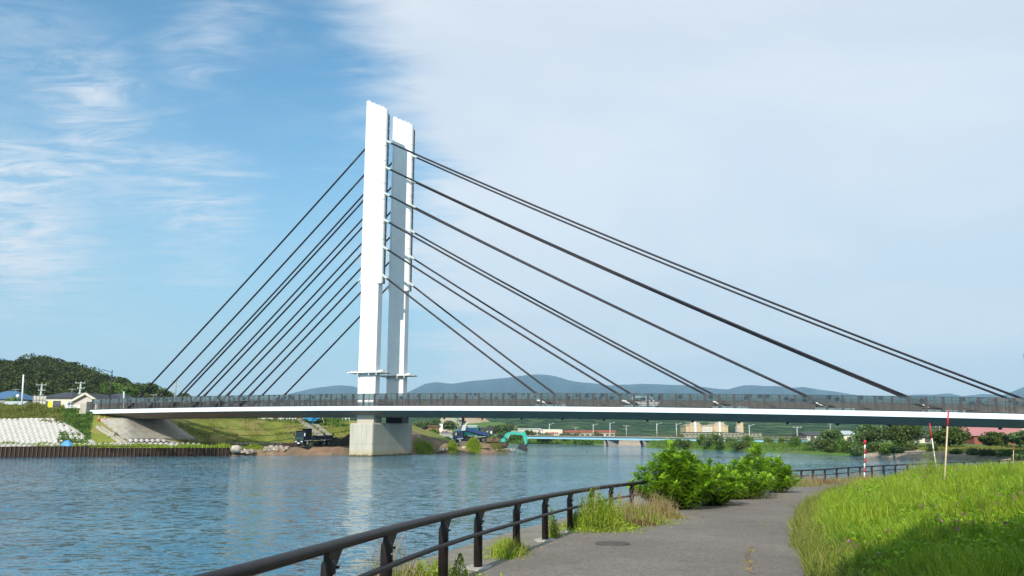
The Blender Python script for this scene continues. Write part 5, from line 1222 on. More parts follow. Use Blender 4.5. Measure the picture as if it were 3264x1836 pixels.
q = at(1290, 1353, 156); t = thing('drilling_rig', 'small turquoise drilling rig showing behind the top of the pier', 'drilling rig', (q.x, 156, 4.6))
MB().bar((.6, 0, 0), (-.1, 0, 2.2), .35, .35).obj('mast', MATS['teal'], t); MB().bb((-1.4, -.3, 1.1), (-.2, .3, 1.7)).obj('drive_head', MATS['teal'], t); MB().bb((-1, -.9, -.8), (1.3, .9, .2)).obj('carrier', MATS['dark_steel'], t)
# blue gate winch on the levee
p = bank_point(985, 0.80); t = thing('gate_winch', 'bright blue sluice gate winch platform with railing on the levee', 'sluice gate', (p.x, p.y, p.z))
MB().tube([(.55, 0, -.6), (.55, 0, 1.3)], .28, 10).obj('column', MATS['blue_paint'], t); MB().prism([(-1.0, 1.25), (1.9, 1.25), (1.2, .75), (.0, .75)], -.7, .7).obj('bracket_plate', MATS['blue_paint'], t)
MB().bb((-1.5, -.9, 1.25), (2.2, .9, 1.42)).obj('platform', MATS['blue_paint'], t); MB().tube([(.8, 0, 1.4), (.8, 0, 3.4)], .26, 10).obj('cylinder', MATS['blue_paint'], t); MB().bb((-.6, -.3, 1.42), (.25, .3, 2.7)).obj('gearbox', MATS['blue_paint'], t)
for z in (1.9, 2.5): MB().bb((-1.5, -.92, z), (2.2, -.86, z + .07)).obj('handrail', MATS['blue_paint'], t)
for i in range(5): MB().bb((-1.5 + i * .91, -.92, 1.4), (-1.43 + i * .91, -.85, 2.55)).obj('baluster', MATS['blue_paint'], t)
MB().bb((-2.7, -.4, 1.5), (-1.6, .4, 2.4)).obj('control_box', MATS['white_old'], t)
# stairs
def stairs(label, pa, fa, pb_, fb, n, w_):
    a = bank_point(pa, fa); b_ = bank_point(pb_, fb); t = thing('levee_stairs', label, 'stairs', a); d = b_ - a
    me = MB().bb((-.55, -w_ / 2, -.45), (.55, w_ / 2, .32)).mesh('step', MATS['cream_concrete'])
    for i in range(n): o = link('step', me, t); o.location = d * (i / (n - 1)) + Vector((0, 0, 0.05)); o.rotation_euler = (0, 0, math.atan2(d.y, d.x))
stairs('long pale concrete stair running down the levee behind the black truck, the left one', 950, 0.98, 1052, 0.0, 24, 1.1)
stairs('second pale concrete stair starting below the blue winch, the right one', 1004, 0.74, 1078, 0.0, 18, 0.8)
def levee_fence(label, pa, pb_, fz, h, n, mat='white_paint'):
    a = bank_point(pa, fz); b_ = bank_point(pb_, fz); t = thing('pipe_fence', label, 'fence', a); d = b_ - a
    for z in (h, h * .55): MB().tube([(0, 0, z), (d.x, d.y, d.z + z)], .05, 6).obj('rail', MATS[mat], t)
    for i in range(n): f = i / (n - 1); MB().tube([(d.x * f, d.y * f, d.z * f - .3), (d.x * f, d.y * f, d.z * f + h)], .06, 6).obj('post', MATS[mat], t)
levee_fence('white pipe fence on the levee top left of the stair head', 909, 938, 0.97, 0.85, 4)
levee_fence('slanting white pipe fence left of the short white fence', 884, 904, 0.97, 0.9, 5)
levee_fence('white pipe fence on the levee top just left of the pier', 1088, 1110, 0.97, 1.1, 3)
levee_fence('orange pipe hoop at the head of the left stair', 951, 964, 0.99, 0.55, 2, 'orange')
a, b_ = at(824, 1331, 182), at(869, 1341, 182); tag(MB().bb((a.x, 182, 5.6), (b_.x, 185, a.z + .1)).obj('concrete_shelter', MATS['pink_wall']), 'low pinkish concrete wall on the levee top under the deck', 'wall')
a, b_ = at(790, 1331, 186), at(960, 1338, 186); tag(MB().bb((a.x, 186, 5.6), (b_.x, 186.4, 7.3)).obj('brick_wall', MATS['brick_red']), 'dark red brick wall behind the white fences on the levee', 'wall')
a = bank_point(935, .99); tag(MB().add([(-.5, 0, 0), (.5, 0, 0), (.35, 0, 1.1), (-.2, 0, 1.1), (-.5, .4, 0), (.5, .4, 0), (.35, .4, 1.1), (-.2, .4, 1.1)], [(0, 1, 2, 3), (7, 6, 5, 4), (0, 3, 7, 4), (1, 5, 6, 2), (3, 2, 6, 7)]).obj('stone_marker', MATS['cream_concrete']), 'cream stone marker at the head of the stair', 'marker').location = a
a = bank_point(1018, .85); t = thing('a_frame_stand', 'pale yellow A frame stand right of the blue winch', 'stand', a)
for s in (-1, 1): MB().bar((0, s * .3, 2.1), (.9, s * .3, 0), .1, .1).obj('leg', MATS['cream_pole'], t)
MB().bb((-.2, -.35, 1.3), (.05, .35, 2.4)).obj('board', MATS['white_paint'], t)
# bridge traffic: white van roof seen over the barrier
t = thing('white_van', 'white van driving on the bridge behind the railing', 'van', bp(45.6, 4.6, 0.0), -AB)
m = MB(); m.prism([(-1.9, .35), (2.0, .35), (2.2, .7), (2.1, 1.0), (1.4, 1.15), (.8, 1.85), (-1.8, 1.9), (-2.0, 1.2)], 0, 1.7); bd = m.obj('body', MATS['white_paint'], t, .06)
MB().prism([(1.0, 1.1), (1.36, 1.1), (.86, 1.7), (.5, 1.7)], -.015, 1.715).obj('side_window', MATS['glass_dark'], bd); MB().bb((-1.6, -.015, 1.15), (.3, 1.715, 1.6)).obj('side_window', MATS['glass_dark'], bd)
for x in (-1.2, 1.3):
    for y in (.15, 1.55): wheel(t, x, y, .33, .22)

# ------------------------------------------------------------ earth heaps, rocks, spit plants
def heap(name, label, pts, mat, seed):
    """soft mound: list of (x,y,z0,r,h)"""
    m = MB(); 
    for (x, y, z0, r, ry, h) in pts:
        k = 22; b0 = len(m.v); vs = []
        g = np.linspace(-1, 1, k)
        for i in g:
            for j in g:
                d = i * i + j * j; hh = max(0.0, 1 - d) ** 0.9
                vs.append((x + i * r, y + j * ry, z0 + h * hh * (1 + 0.35 * float(fbm(x + i * r, y + j * ry, 0.8, seed))) - .25 * (hh <= 0)))
        m.add(vs, [(i * k + j, (i + 1) * k + j, (i + 1) * k + j + 1, i * k + j + 1) for i in range(k - 1) for j in range(k - 1)], 0, True)
    return tag(m.obj(name, MATS[mat]), label, 'earth heap')
M('dark_soil', (0.07, 0.048, 0.032), (0.045, 0.03, 0.022), 1.2, 0.95, 0.8, 4)
M('grey_soil', (0.17, 0.145, 0.115), (0.11, 0.095, 0.075), 1.2, 0.95, 0.8, 4)
c = at(1085, 1415, 151); heap('soil_heap', 'dark brown soil heap between the black truck and the pier', [(c.x - .5, 151, 1.1, 4.2, 3.2, 1.6), (c.x + 2.2, 150, 1.1, 2.6, 2.6, 2.3)], 'dark_soil', 1)
c = at(1475, 1416, 162); heap('soil_heap', 'grey earth ramp under the blue dump truck', [(c.x + .8, 162.5, 1.0, 4.6, 3.5, 1.0), (c.x + 5, 164, 1.0, 4.0, 2.6, .8)], 'grey_soil', 2)
def rocks(label, px0, px1, py, Y, n, smin, smax, seed, z=0.3, dy=2.0, name='rubble'):
    r_ = np.random.default_rng(seed); m = MB()
    for i in range(n):
        x = wx(px0 + (px1 - px0) * r_.random(), Y); y = Y + dy * r_.random(); s = r_.uniform(smin, smax)
        v = []
        for a in range(5):
            for zz in (0, 1): v.append((x + s * (.8 - .25 * zz) * math.cos(a * 1.256 + zz) * r_.uniform(.7, 1.2), y + s * .7 * math.sin(a * 1.256 + zz), z + (y - Y) * .28 + s * (zz * .9 - .2) * r_.uniform(.6, 1.1)))
        m.add(v, [(0, 2, 4, 6, 8)[::-1], (1, 3, 5, 7, 9)] + [(2 * a, (2 * a + 2) % 10, (2 * a + 3) % 10, 2 * a + 1) for a in range(5)])
    return tag(m.obj(name, MATS['rock']), label, 'rubble', None, 'stuff')
rocks('pale broken rocks at the end of the sheet piles', 730, 800, 1440, 140, 34, .2, .55, 3)
rocks('pale broken concrete on the shore left of the black truck', 838, 912, 1440, 143.5, 46, .2, .6, 4, .7)
rocks('line of pale stones at the foot of the levee', 720, 890, 1418, 163, 90, .2, .45, 5, 1.35, .8)
rocks('small stones along the tip of the spit', 1500, 1640, 1440, 159.8, 50, .12, .35, 6, .3, 1.4)
rocks('reddish stones at the waterline right of the pier', 1395, 1425, 1440, 155.3, 14, .3, .7, 7, .3, 1.2)
for i, (px, Y, s) in enumerate(((754, 140.5, .95), (1480, 158.8, .5))):
    x = wx(px, Y); m = MB(); m.ball((0, 0, 0), s, 9, 0, (1.25, .9, .75)); o = m.obj('boulder', MATS['rock']); o.location = (x, Y, .95 if i == 0 else .8); o.rotation_euler = (.2, .1, .6)
    tag(o, ('big pale boulder at the right end of the sheet piles', 'boulder on the spit below the blue truck')[i], 'boulder')
o = MB().tube([(0, 0, -.5), (.05, 0, 1.0)], .12, 6).obj('steel_stake', MATS['plate_steel']); o.location = (wx(1462, 159), 159, 1.0); tag(o, 'dark steel stake in the earth of the spit', 'stake')

def tufts(name, label, px0, px1, Y0, Y1, zf, n, h, wd, mat='leaf_bank', seed=0, cat='grass'):
    env = n <= 5000
    Y = rng.uniform(Y0, Y1, n); px = rng.uniform(px0, px1, n); x = (px - 1632) * Y / 2592.0
    if env: px = (px0 + px1) / 2 + rng.normal(0, (px1 - px0) / 4.5, n); Y = (Y0 + Y1) / 2 + rng.normal(0, (Y1 - Y0) / 4.5, n); x = (px - 1632) * Y / 2592.0
    z = np.array([zf(a, b_) for a, b_ in zip(px, Y)]); P = np.stack([x, Y, z], 1)
    k = np.clip(0.55 + 0.9 * fbm(x, Y, 0.5, seed), 0.1, 1.6) * (np.clip(1.25 - ((px - (px0 + px1) / 2) / (px1 - px0) * 1.9) ** 2, .2, 1.2) if env else 1)
    o = link(name, np_mesh(name, blades(P, h * k, wd, 0.45), 4, MATS[mat])); return tag(o, label, cat, None, 'stuff')
def zbank(px, Y):
    rows_ = [(np.interp(px, ST, [r[0] for r in ROW[k]]), np.interp(px, ST, [r[1] for r in ROW[k]])) for k in 'ABCDEG']
    return float(np.interp(Y, [r[0] for r in rows_], [r[1] for r in rows_]))
tufts('berm_grass', 'green weeds growing along the top of the sheet piles', -40, 735, 132.6, 140.2, lambda a, b_: max(zbank(a, b_), 1.3), 8000, 0.6, 0.12, 'leaf_weed', 3)
tufts('bank_grass', 'tall rough green grass on the embankment above the block revetment', -60, 190, 147.5, 156.5, zbank, 26000, 1.1, 0.14, 'grass_olive', 5)
tufts('bank_weeds', 'bright green creeping weeds on the slope left of the bridge end', 180, 282, 142.0, 154.0, zbank, 9000, 0.8, 0.2, 'leaf_bank', 6)
tufts('levee_tufts', 'short grass tufts speckling the levee slope', 560, 1110, 157.0, 185.1, zbank, 36000, 0.26, 0.12, 'grass_olive', 7)
tufts('levee_edge_weeds', 'darker weeds along the levee crest under the deck', 600, 1110, 181.0, 191.4, zbank, 8000, 0.8, 0.2, 'leaf_bank', 8)
tufts('spit_grass', 'green reeds at the waterline right of the pier', 1314, 1392, 151.4, 157.7, zbank, 2600, 0.8, 0.10, 'leaf_weed', 9)
tufts('spit_grass', 'second clump of reeds at the waterline further right', 1425, 1462, 156.5, 159.8, zbank, 1600, 0.8, 0.12, 'leaf_weed', 10)
tufts('spit_grass', 'third and tallest clump of reeds below the blue truck', 1483, 1532, 157.7, 160.6, zbank, 2400, 1.0, 0.12, 'leaf_weed', 11)
tufts('spit_grass', 'sparse dry weeds near the spit tip', 1560, 1610, 160.1, 163.5, zbank, 2500, 0.7, 0.1, 'grass_olive', 12)
tufts('shore_grass', 'green weeds among the shore stones left of the truck', 700, 850, 143.0, 146.6, zbank, 2500, 0.6, 0.12, 'leaf_weed', 13)
# ------------------------------------------------------------ far bank vegetation
def on_shore(px, pyb):
    """the spot on the right shore's slope seen at this pixel"""
    yw = np.interp(px, [a for a, _ in RB], [b_ for _, b_ in RB]); Yw = (3.7 - WZ) / (yw - 1380) * 2592; best = None
    for d in np.linspace(0.8, 90, 300):
        z = float(np.interp(d, [0, 1.5, 5, 12, 25, 60, 190], [-.5, .15, .65, .95, 1.1, 1.1, 1.4])); py = 1380 + (3.7 - z) / (Yw + d) * 2592
        if best is None or abs(py - pyb) < best[0]: best = (abs(py - pyb), Yw + d, z)
    return best[1], best[2]
def bush_at(px, pyb, w_px, h_px, mat, label, Y, n=420, leaf=0.45, name='bush', cat='bush', subs=9, zb=None, **kw):
    s = Y / 2592.0; q = at(px, pyb, Y); z = q.z if zb is None else zb
    return add_tree(name, label, (q.x, Y, z), w_px * s * 1.05, h_px * s, mat, n, leaf, 0.15, None, cat, cat == 'tree', subs, **kw)
# single trees on the right shore
TR = [(2655, 1424, 62, 58, 'leaf_tree_a', 'bushy tree left of the white gabled house on the right shore', 176),
      (2770, 1428, 104, 76, 'leaf_tree_a', 'round grey green tree on the right shore, second from the left', 172),
      (2892, 1436, 128, 82, 'leaf_tree_b', 'broad dark green tree in the middle of the right shore', 160),
      (3028, 1440, 112, 76, 'leaf_tree_b', 'dark tree right of the cream snow pole on the right shore', 156),
      (3172, 1448, 78, 66, 'leaf_tree_b', 'dark tree in front of the pink roofed building', 150),
      (3252, 1452, 66, 76, 'leaf_tree_a', 'pale green tree at the right picture edge', 146)]
for px, pyb, w_, h, mt, lb, Y in TR:
    Y, z_ = on_shore(px, pyb); yt = pyb - h
    if Y < 140: Y = 140.0; z_ = 1.1; pyb = 1380 + 2.6 / Y * 2592; h = pyb - yt
    bush_at(px, pyb, w_, h, mt, lb, Y, 4200, 0.42, 'broadleaf_tree', 'tree', 22, zb=z_, sub_r=0.24)
# bushes along the right shore
BU = [(2150, 1424, 44, 26), (2165, 1405, 26, 34), (2185, 1425, 50, 20), (2235, 1420, 30, 34), (2262, 1424, 40, 34), (2290, 1428, 42, 46), (2268, 1402, 46, 26), (2330, 1418, 26, 26), (2360, 1426, 70, 22), (2385, 1412, 40, 20), (2452, 1416, 34, 18), (2495, 1420, 30, 22), (2535, 1424, 46, 32),
      (2600, 1432, 62, 40), (2640, 1436, 60, 34), (2700, 1438, 70, 34), (2735, 1444, 60, 24), (2790, 1444, 60, 26), (2840, 1448, 56, 24), (2870, 1446, 40, 26), (2905, 1438, 34, 22), (3050, 1450, 30, 16), (3112, 1452, 48, 20), (3150, 1456, 46, 22), (3215, 1458, 50, 22), (3255, 1466, 40, 26), (2975, 1440, 40, 24)]
desc = ('low green bush', 'rounded bush', 'grey green bush', 'spreading bush', 'dark bush')
wher = ['at the left tip of the right shore', 'behind the left tip of the right shore', 'low beside the tip of the right shore', 'left of the willow clump', 'inside the willow clump, left', 'at the waterline in the willow clump, tallest', 'topmost behind the willow clump, below the hotel', 'right of the willow clump below the tan tower', 'wide one on the reed mound', 'behind the reed mound near the far bridge end', 'left of the far bridge end', 'at the far bridge end', 'in front of the far bridge end', 'below the white gabled house',
        'under the bushy tree', 'left of the banded pole', 'just left of the banded pole at the waterline', 'right of the banded pole', 'under the broad dark tree, left', 'at the start of the gravel beach', 'under the broad dark tree', 'alone on the grass above the beach', 'above the beach below the pink roof', 'above the beach right of the pink roof', 'on the beach edge near the right tree', 'at the right picture edge by the small pole', 'behind the cream snow pole']
Ys = [215, 235, 205, 205, 200, 192, 215, 205, 186, 205, 195, 190, 183, 172, 168, 162, 158, 156, 152, 148, 152, 142, 142, 138, 134, 128, 150]
for i, ((px, pyb, w_, h), Y) in enumerate(zip(BU, Ys)):
    Y, z_ = on_shore(px, pyb); bush_at(px, pyb, w_, h, ('leaf_bank', 'leaf_tree_a', 'leaf_tree_b')[i % 3], f'{desc[i % 5]} {wher[i]}', Y, 900, 0.36, subs=12, sub_r=0.28, zb=z_)
LBU = [(1420, 1410, 34, 16), (1480, 1404, 50, 22), (1545, 1398, 40, 24), (1600, 1406, 60, 22), (1650, 1404, 44, 24), (1690, 1400, 34, 28), (1735, 1406, 60, 22), (1805, 1404, 40, 24), (1840, 1404, 40, 20), (1902, 1404, 28, 26), (1860, 1413, 60, 14), (1345, 1395, 50, 20), (1385, 1388, 40, 18)]
lw = ['behind the grey ramp', 'behind the blue truck', 'behind the dump bed', 'behind the excavator body', 'behind the excavator boom', 'behind the excavator arm', 'left of the far bridge', 'below the left end of the far bridge', 'second below the far bridge girder', 'just left of the far bridge pier', 'low on the far shore left of the bridge pier', 'right above the pier top', 'between the pier and the crane']
for i, (px, pyb, w_, h) in enumerate(LBU): bush_at(px, pyb, w_, h, ('leaf_bank', 'leaf_tree_b')[i % 2], f'{desc[(i + 1) % 5]} {lw[i]}', 262 + (i % 3) * 8, 900, 0.6, subs=12, sub_r=0.28)
def shore_grass(name, label, pts, depth, n, h, wd, mat, z0=0.5, z1=1.6, seed=0):
    W_ = resample([tuple(onz(a, b_, WZ)) for a, b_ in pts], 200); i = rng.integers(0, 200, n); f = rng.random(n)
    dv = W_[i, :2] / np.linalg.norm(W_[i, :2], axis=1)[:, None]; xy = W_[i, :2] + dv * (2.2 + depth * f)[:, None] + rng.normal(0, .5, (n, 2))
    z = np.interp(2.2 + depth * f, [1.5, 5, 12, 25], [0.1, .6, .9, 1.05]); P = np.c_[xy, z]
    k = np.clip(0.7 + 0.9 * fbm(xy[:, 0], xy[:, 1], 0.25, seed), 0.2, 1.6)
    tag(link(name, np_mesh(name, blades(P, h * k, wd, 0.35), 4, MATS[mat])), label, 'grass', None, 'stuff')
shore_grass('reed_bed', 'bright green reeds along the right shore', [(2085, 1428), (2131, 1431), (2293, 1437), (2450, 1443), (2702, 1451), (2870, 1458)], 26, 42000, 0.70, 0.16, 'leaf_bank', seed=2)
shore_grass('beach_grass', 'dry olive grass above the gravel beach', [(2860, 1457), (3050, 1464), (3198, 1470), (3420, 1477)], 30, 22000, 0.5, 0.14, 'grass_olive', seed=4)
shore_grass('far_reeds', 'green reeds on the far left shore', [(1250, 1414), (1607, 1414.7), (1930, 1417)], 30, 26000, 1.3, 0.25, 'leaf_bank', seed=6)

# ------------------------------------------------------------ far road bridge
def far_bridge():
    t = thing('road_bridge', 'low far road bridge with pale blue girder on concrete piers', 'bridge')
    a = at(1690, 1387.5, 262); b_ = at(2560, 1403, 212); a.z = 2.85; b_.z = 2.05; d = b_ - a
    q = MB(); q.bar(a - Vector((0, 0, .5)), b_ - Vector((0, 0, .5)), 8, 0.75); q.obj('girder', MATS['far_blue'], t)
    q = MB(); q.bar(a - Vector((0, 0, .02)), b_ - Vector((0, 0, .02)), 8.8, 0.20); q.obj('parapet_kerb', MATS['far_concrete'], t)
    q = MB(); 
    for z in (.55, .85): q.bar(a + Vector((0, -4.3, z)), b_ + Vector((0, -4.3, z)), .08, .10)
    n = 60
    for i in range(n + 1): p = a + d * (i / n); q.bb((p.x - .06, p.y - 4.36, p.z), (p.x + .06, p.y - 4.24, p.z + .9))
    q.obj('parapet_rail', MATS['frame_dark'], t)
    for px in (1951, 2062):
        f = (px - 1690) / 870.0; 
        best = min((abs(1632 + 2592 * (a + d * (i / 200)).x / (a + d * (i / 200)).y - px), i) for i in range(201))[1] / 200
        p = a + d * best; m = MB(); w0, w1 = (1.5, 2.4)
        m.add([(p.x - 1.15, p.y - 3.0, -1), (p.x + 1.15, p.y - 3.0, -1), (p.x + 1.15, p.y + 2, -1), (p.x - 1.15, p.y + 2, -1), (p.x - 1.8, p.y - 3.6, p.z - .9), (p.x + 1.8, p.y - 3.6, p.z - .9), (p.x + 1.8, p.y + 2.6, p.z - .9), (p.x - 1.8, p.y + 2.6, p.z - .9)], [(0, 1, 5, 4), (1, 2, 6, 5), (2, 3, 7, 6), (3, 0, 4, 7), (4, 5, 6, 7)])
        m.obj('pier', MATS['far_concrete'], t)
    return a, d
fa, fd = far_bridge()
labs = ['above the white shop', 'above the red roofed shop', 'tall one near the left bridge pier', 'tall one right of the bridge piers', 'just left of the tan hotel', 'right of the slim tan tower']
for i, (px, pyt) in enumerate(((1751, 1350), (1889, 1352), (1941, 1347), (2089, 1349), (2150, 1350), (2378, 1354))):
    k = min((abs(1632 + 2592 * (fa + fd * (j / 300)).x / (fa + fd * (j / 300)).y - px), j) for j in range(301))[1] / 300; p = fa + fd * k
    q = at(px, pyt, p.y); street_lamp((p.x, p.y - 3.6, p.z), q.z - p.z, 1.1, 'pale road lamp on the far bridge ' + labs[i], MATS['pole_white'], 0, 'road lamps on the far bridge', 0.6)

# ------------------------------------------------------------ far buildings
def block(name, label, px0, px1, pyt, pyb, Y, depth, mat, roofm=None, rows_=0, cols=0, wm='window_glass', cat='building', rt=0.6):
    a, b_ = at(px0, pyt, Y), at(px1, pyb, Y); W = b_.x - a.x; zb = min(b_.z, 1.4); h = a.z - zb
    t = thing(name, label, cat, (a.x + W / 2, Y, zb)); MB().bb((-W / 2, 0, 0), (W / 2, depth, h)).obj('wall', MATS[mat], t)
    MB().bb((-W / 2 - .4, -.4, h), (W / 2 + .4, depth + .4, h + rt)).obj('roof', MATS[roofm or mat], t)
    for r in range(rows_):
        for c in range(cols):
            x = -W / 2 + W * (c + .5) / cols; z = h * (1 - (r + .55) / (rows_ + .25)); ww = W / cols * .55; hh = h / (rows_ + .25) * .42
            o = MB().bb((x - ww / 2, -.12, z - hh / 2), (x + ww / 2, -.02, z + hh / 2)).obj('window', MATS['frame_dark'], t); MB().bb((x - ww / 2 + .15, -.16, z - hh / 2 + .12), (x + ww / 2 - .15, -.125, z + hh / 2 - .12)).obj('pane', MATS[wm], o)
    return t
Yb = 420
block('warehouse', 'long cream warehouse above the excavator arm', 1652, 1722, 1369, 1388, 430, 20, 'cream_wall', 'light_roof', 1, 7)
t = block('shop', 'white shop with a grey front left of the red roofed shop', 1722, 1780, 1372, 1388, 400, 15, 'white_old', 'light_roof', 1, 4)
t = block('sign_tower', 'white sign slab with a red mark above the white shop', 1725, 1734, 1369, 1388, 395, 2, 'white_paint', None, 0, 0, cat='sign', rt=.1)
h_ = at(1729, 1376, 394.7); MB().prism([(-.28, 0), (.28, 0), (.28, 1.4), (.14, 1.4), (.0, .9), (-.14, 1.4), (-.28, 1.4)], 0, .1).obj('red_mark', MATS['red'], t).location = (h_.x - t.location.x, -.2, h_.z - t.location.z)
t = block('supermarket', 'long low red roofed shop behind the far bridge', 1802, 1960, 1379, 1390, 380, 22, 'cream_wall', 'red_roof', 1, 10, rt=1.1)
MB().bb((-22.2, -.6, 0), (-13, 6, 3.9)).obj('entrance_block', MATS['cream_wall'], t)
for i in range(7): MB().prism([(0, 0), (.5, 0), (.5, .25), (.2, .25), (.2, .5), (.5, .5), (.5, .75), (0, .75)], 0, .1).obj('letter', MATS['red'], t).location = (-20.2 + i * .75, -.75, 1.9)
block('warehouse', 'cream warehouse with dark hall beside it above the blue truck', 1493, 1519, 1359, 1382, 400, 14, 'white_old', 'light_roof', 1, 3)
block('storage_hall', 'dark grey hall right of the cream warehouse', 1520, 1572, 1366, 1380, 410, 14, 'slate_roof', 'slate_roof', 1, 4, 'white_old')
block('billboard', 'blank white upright sign above the levee shoulder', 1401, 1411, 1349, 1370, 300, .5, 'white_paint', None, cat='sign', rt=.05)
block('shed', 'brown timber shed behind the levee shoulder', 1365, 1400, 1361, 1378, 300, 8, 'brick_red', 'rusty_body', 1, 4, cat='shed')
block('parking_wall', 'pale low wall with parked cars beyond the levee', 1404, 1450, 1379, 1384, 290, 1, 'grey_wall', None, cat='wall', rt=.1)
for i, (px, mt) in enumerate(((1413, 'red'), (1424, 'bed_blue'), (1443, 'yellow_ink'))):
    q = at(px, 1378, 292); t = thing('parked_car', ('red', 'blue', 'yellow')[i] + ' parked car behind the pale low wall', 'car', (q.x, 292, q.z - .6), 0, 'cars beyond the levee')
    MB().prism([(-.7, .25), (.7, .25), (.75, .6), (.4, .7), (.2, 1.0), (-.4, 1.0), (-.7, .65)], -.6, .6).obj('body', MATS[mt], t); MB().prism([(-.35, .68), (.3, .68), (.16, .93), (-.32, .93)], -.62, .62).obj('side_window', MATS['glass_dark'], t)
    for x in (-.4, .45): wheel(t, x, -.55, .18, .15)
block('portable_toilet', 'bright green cabin beyond the levee beside the crane', 1455, 1462, 1370, 1379, 280, 1.2, 'teal', None, cat='cabin', rt=.1)
# tan hotel with two stepped towers
def hotel():
    Y = 430; s = Y / 2592.0; q = at(2255, 1392, Y); t = thing('hotel', 'tan hotel with two stepped towers and white pilasters across the river', 'building', (q.x, Y, 1.4))
    X = lambda p: (p - 2255) * s; Z = lambda py: at(2255, py, Y).z - 1.4
    MB().bb((X(2187), 0, 0), (X(2322), 14, Z(1357))).obj('main_block', MATS['tan_wall'], t); MB().bb((X(2185), -.4, Z(1357)), (X(2324), 14.4, Z(1355.5))).obj('cornice', MATS['cream_wall'], t)
    for c in (2216, 2294):
        MB().bb((X(c - 18), -.8, 0), (X(c + 18), 12, Z(1352))).obj('tower', MATS['tan_wall'], t); MB().bb((X(c - 14), -.9, Z(1352)), (X(c + 14), 11, Z(1347.5))).obj('tower_top', MATS['tan_wall'], t)
        MB().bb((X(c - 15.5), -1.2, Z(1347.5)), (X(c + 15.5), 11.4, Z(1346.3))).obj('roof_slab', MATS['cream_wall'], t); MB().bb((X(c - 20), -1.2, Z(1353.5)), (X(c + 20), 12.4, Z(1352))).obj('roof_slab', MATS['cream_wall'], t)
        MB().bb((X(c - 4), -1.6, 0), (X(c + 3), -.9, Z(1344.5))).obj('pilaster', MATS['white_old'], t)
    for r in range(4):
        for c in range(6):
            x = X(2240 + c * 5.2); z = Z(1362 + r * 4.2); MB().bb((x, -.15, z - .4), (x + .7, -.02, z + .1)).obj('window', MATS['white_old'], t)
    w_ = MB(); w_.bb((X(2158), -9, 0), (X(2292), -1.5, Z(1379))); w_.obj('lower_wing', MATS['olive_wall'], t); MB().bb((X(2156), -9.5, Z(1379)), (X(2340), -1.4, Z(1377.5))).obj('wing_roof', MATS['slate_roof'], t)
    MB().bb((X(2292), -9, 0), (X(2412), -1.5, Z(1380))).obj('side_wing', MATS['olive_wall'], t); MB().bb((X(2341), -9.5, Z(1380)), (X(2414), -1.4, Z(1378.6))).obj('wing_roof', MATS['slate_roof'], t)
    for c in range(22):
        if c == 10: continue
        x = X(2162 + c * 11.2); MB().bb((x, -9.15, Z(1386)), (x + 1.0, -9.02, Z(1383))).obj('window', MATS['window_glass'], t)
    MB().bb((X(2262), -9.3, Z(1386)), (X(2284), -9.02, Z(1381))).obj('glass_front', MATS['white_old'], t)
    t2 = thing('stair_tower', 'slim tan stair tower with white stepped side right of the hotel', 'tower', (at(2361, 1392, 425).x, 425, 1.4)); s = 425 / 2592.0
    Z2 = lambda py: at(2361, py, 425).z - 1.4
    MB().bb((-.6, 0, 0), (10 * s, 5, Z2(1346.5))).obj('shaft', MATS['tan_wall'], t2); MB().bb((-8 * s, .4, 0), (-.62, 4.6, Z2(1358))).obj('stepped_side', MATS['cream_wall'], t2); MB().bb((-4 * s, .5, Z2(1358)), (-.62, 4.4, Z2(1351))).obj('stepped_side', MATS['cream_wall'], t2)
    for i in range(5): MB().bb((-6 * s, .25, Z2(1388 - i * 5.5)), (-3 * s, .38, Z2(1386 - i * 5.5))).obj('window', MATS['glass_dark'], t2)
    MB().tube([(3 * s, 2, Z2(1346.5)), (3 * s, 2, Z2(1341))], .12, 6).obj('spike', MATS['pole_grey'], t2)
hotel()
# right shore houses
house('house', 'white gabled house with dark roof behind the right shore bushes', 2572, 2628, 1386, 1377, 1408, 235, 9, 'cream_wall', 'slate_roof', 'gable_side', [(.3, .5, 1.1, 1.1), (.7, .5, 1.1, 1.1)])
house('house', 'cream house half hidden between two right shore trees', 2690, 2724, 1384, 1373, 1410, 215, 8, 'cream_wall', 'light_roof', 'gable_side', [(.5, .4, 1.1, 1.0)])
house('house', 'pale house glimpsed between the dark trees', 2925, 2975, 1392, 1384, 1412, 205, 8, 'cream_wall', 'slate_roof', 'gable_side', [(.6, .45, 1.1, 1.0)])
t = house('hall', 'large pink roofed hall at the right behind the trees', 3104, 3300, 1388, 1358, 1412, 190, 16, 'brick_red', 'pink_roof', 'gable_side', [(.12, .7, 1.1, 1.0), (.2, .7, 1.1, 1.0), (.28, .7, 1.1, 1.0)], cat='hall')
house('house', 'red tiled roof seen through the bridge railing at the right', 3195, 3330, 1288, 1268, 1360, 330, 14, 'cream_wall', 'red_roof', 'gable_side', [(.2, .8, 1.5, 1.2)])
q = at(3261, 1124, 118); t = thing('sign_pillar', 'tall pillar cut by the right picture edge, blue above and red brick below', 'pillar', (q.x + 1.2 + q.x * 2.1 / 118, 118, 2.0))
MB().bb((-1.2, 0, 0), (1.6, 2, at(3261, 1183, 118).z - 2)).obj('brick_shaft', MATS['brick_red'], t); MB().bb((-1.24, -.05, at(3261, 1183, 118).z - 2), (1.64, 2.05, q.z - 2)).obj('blue_head', MATS['far_blue'], t)
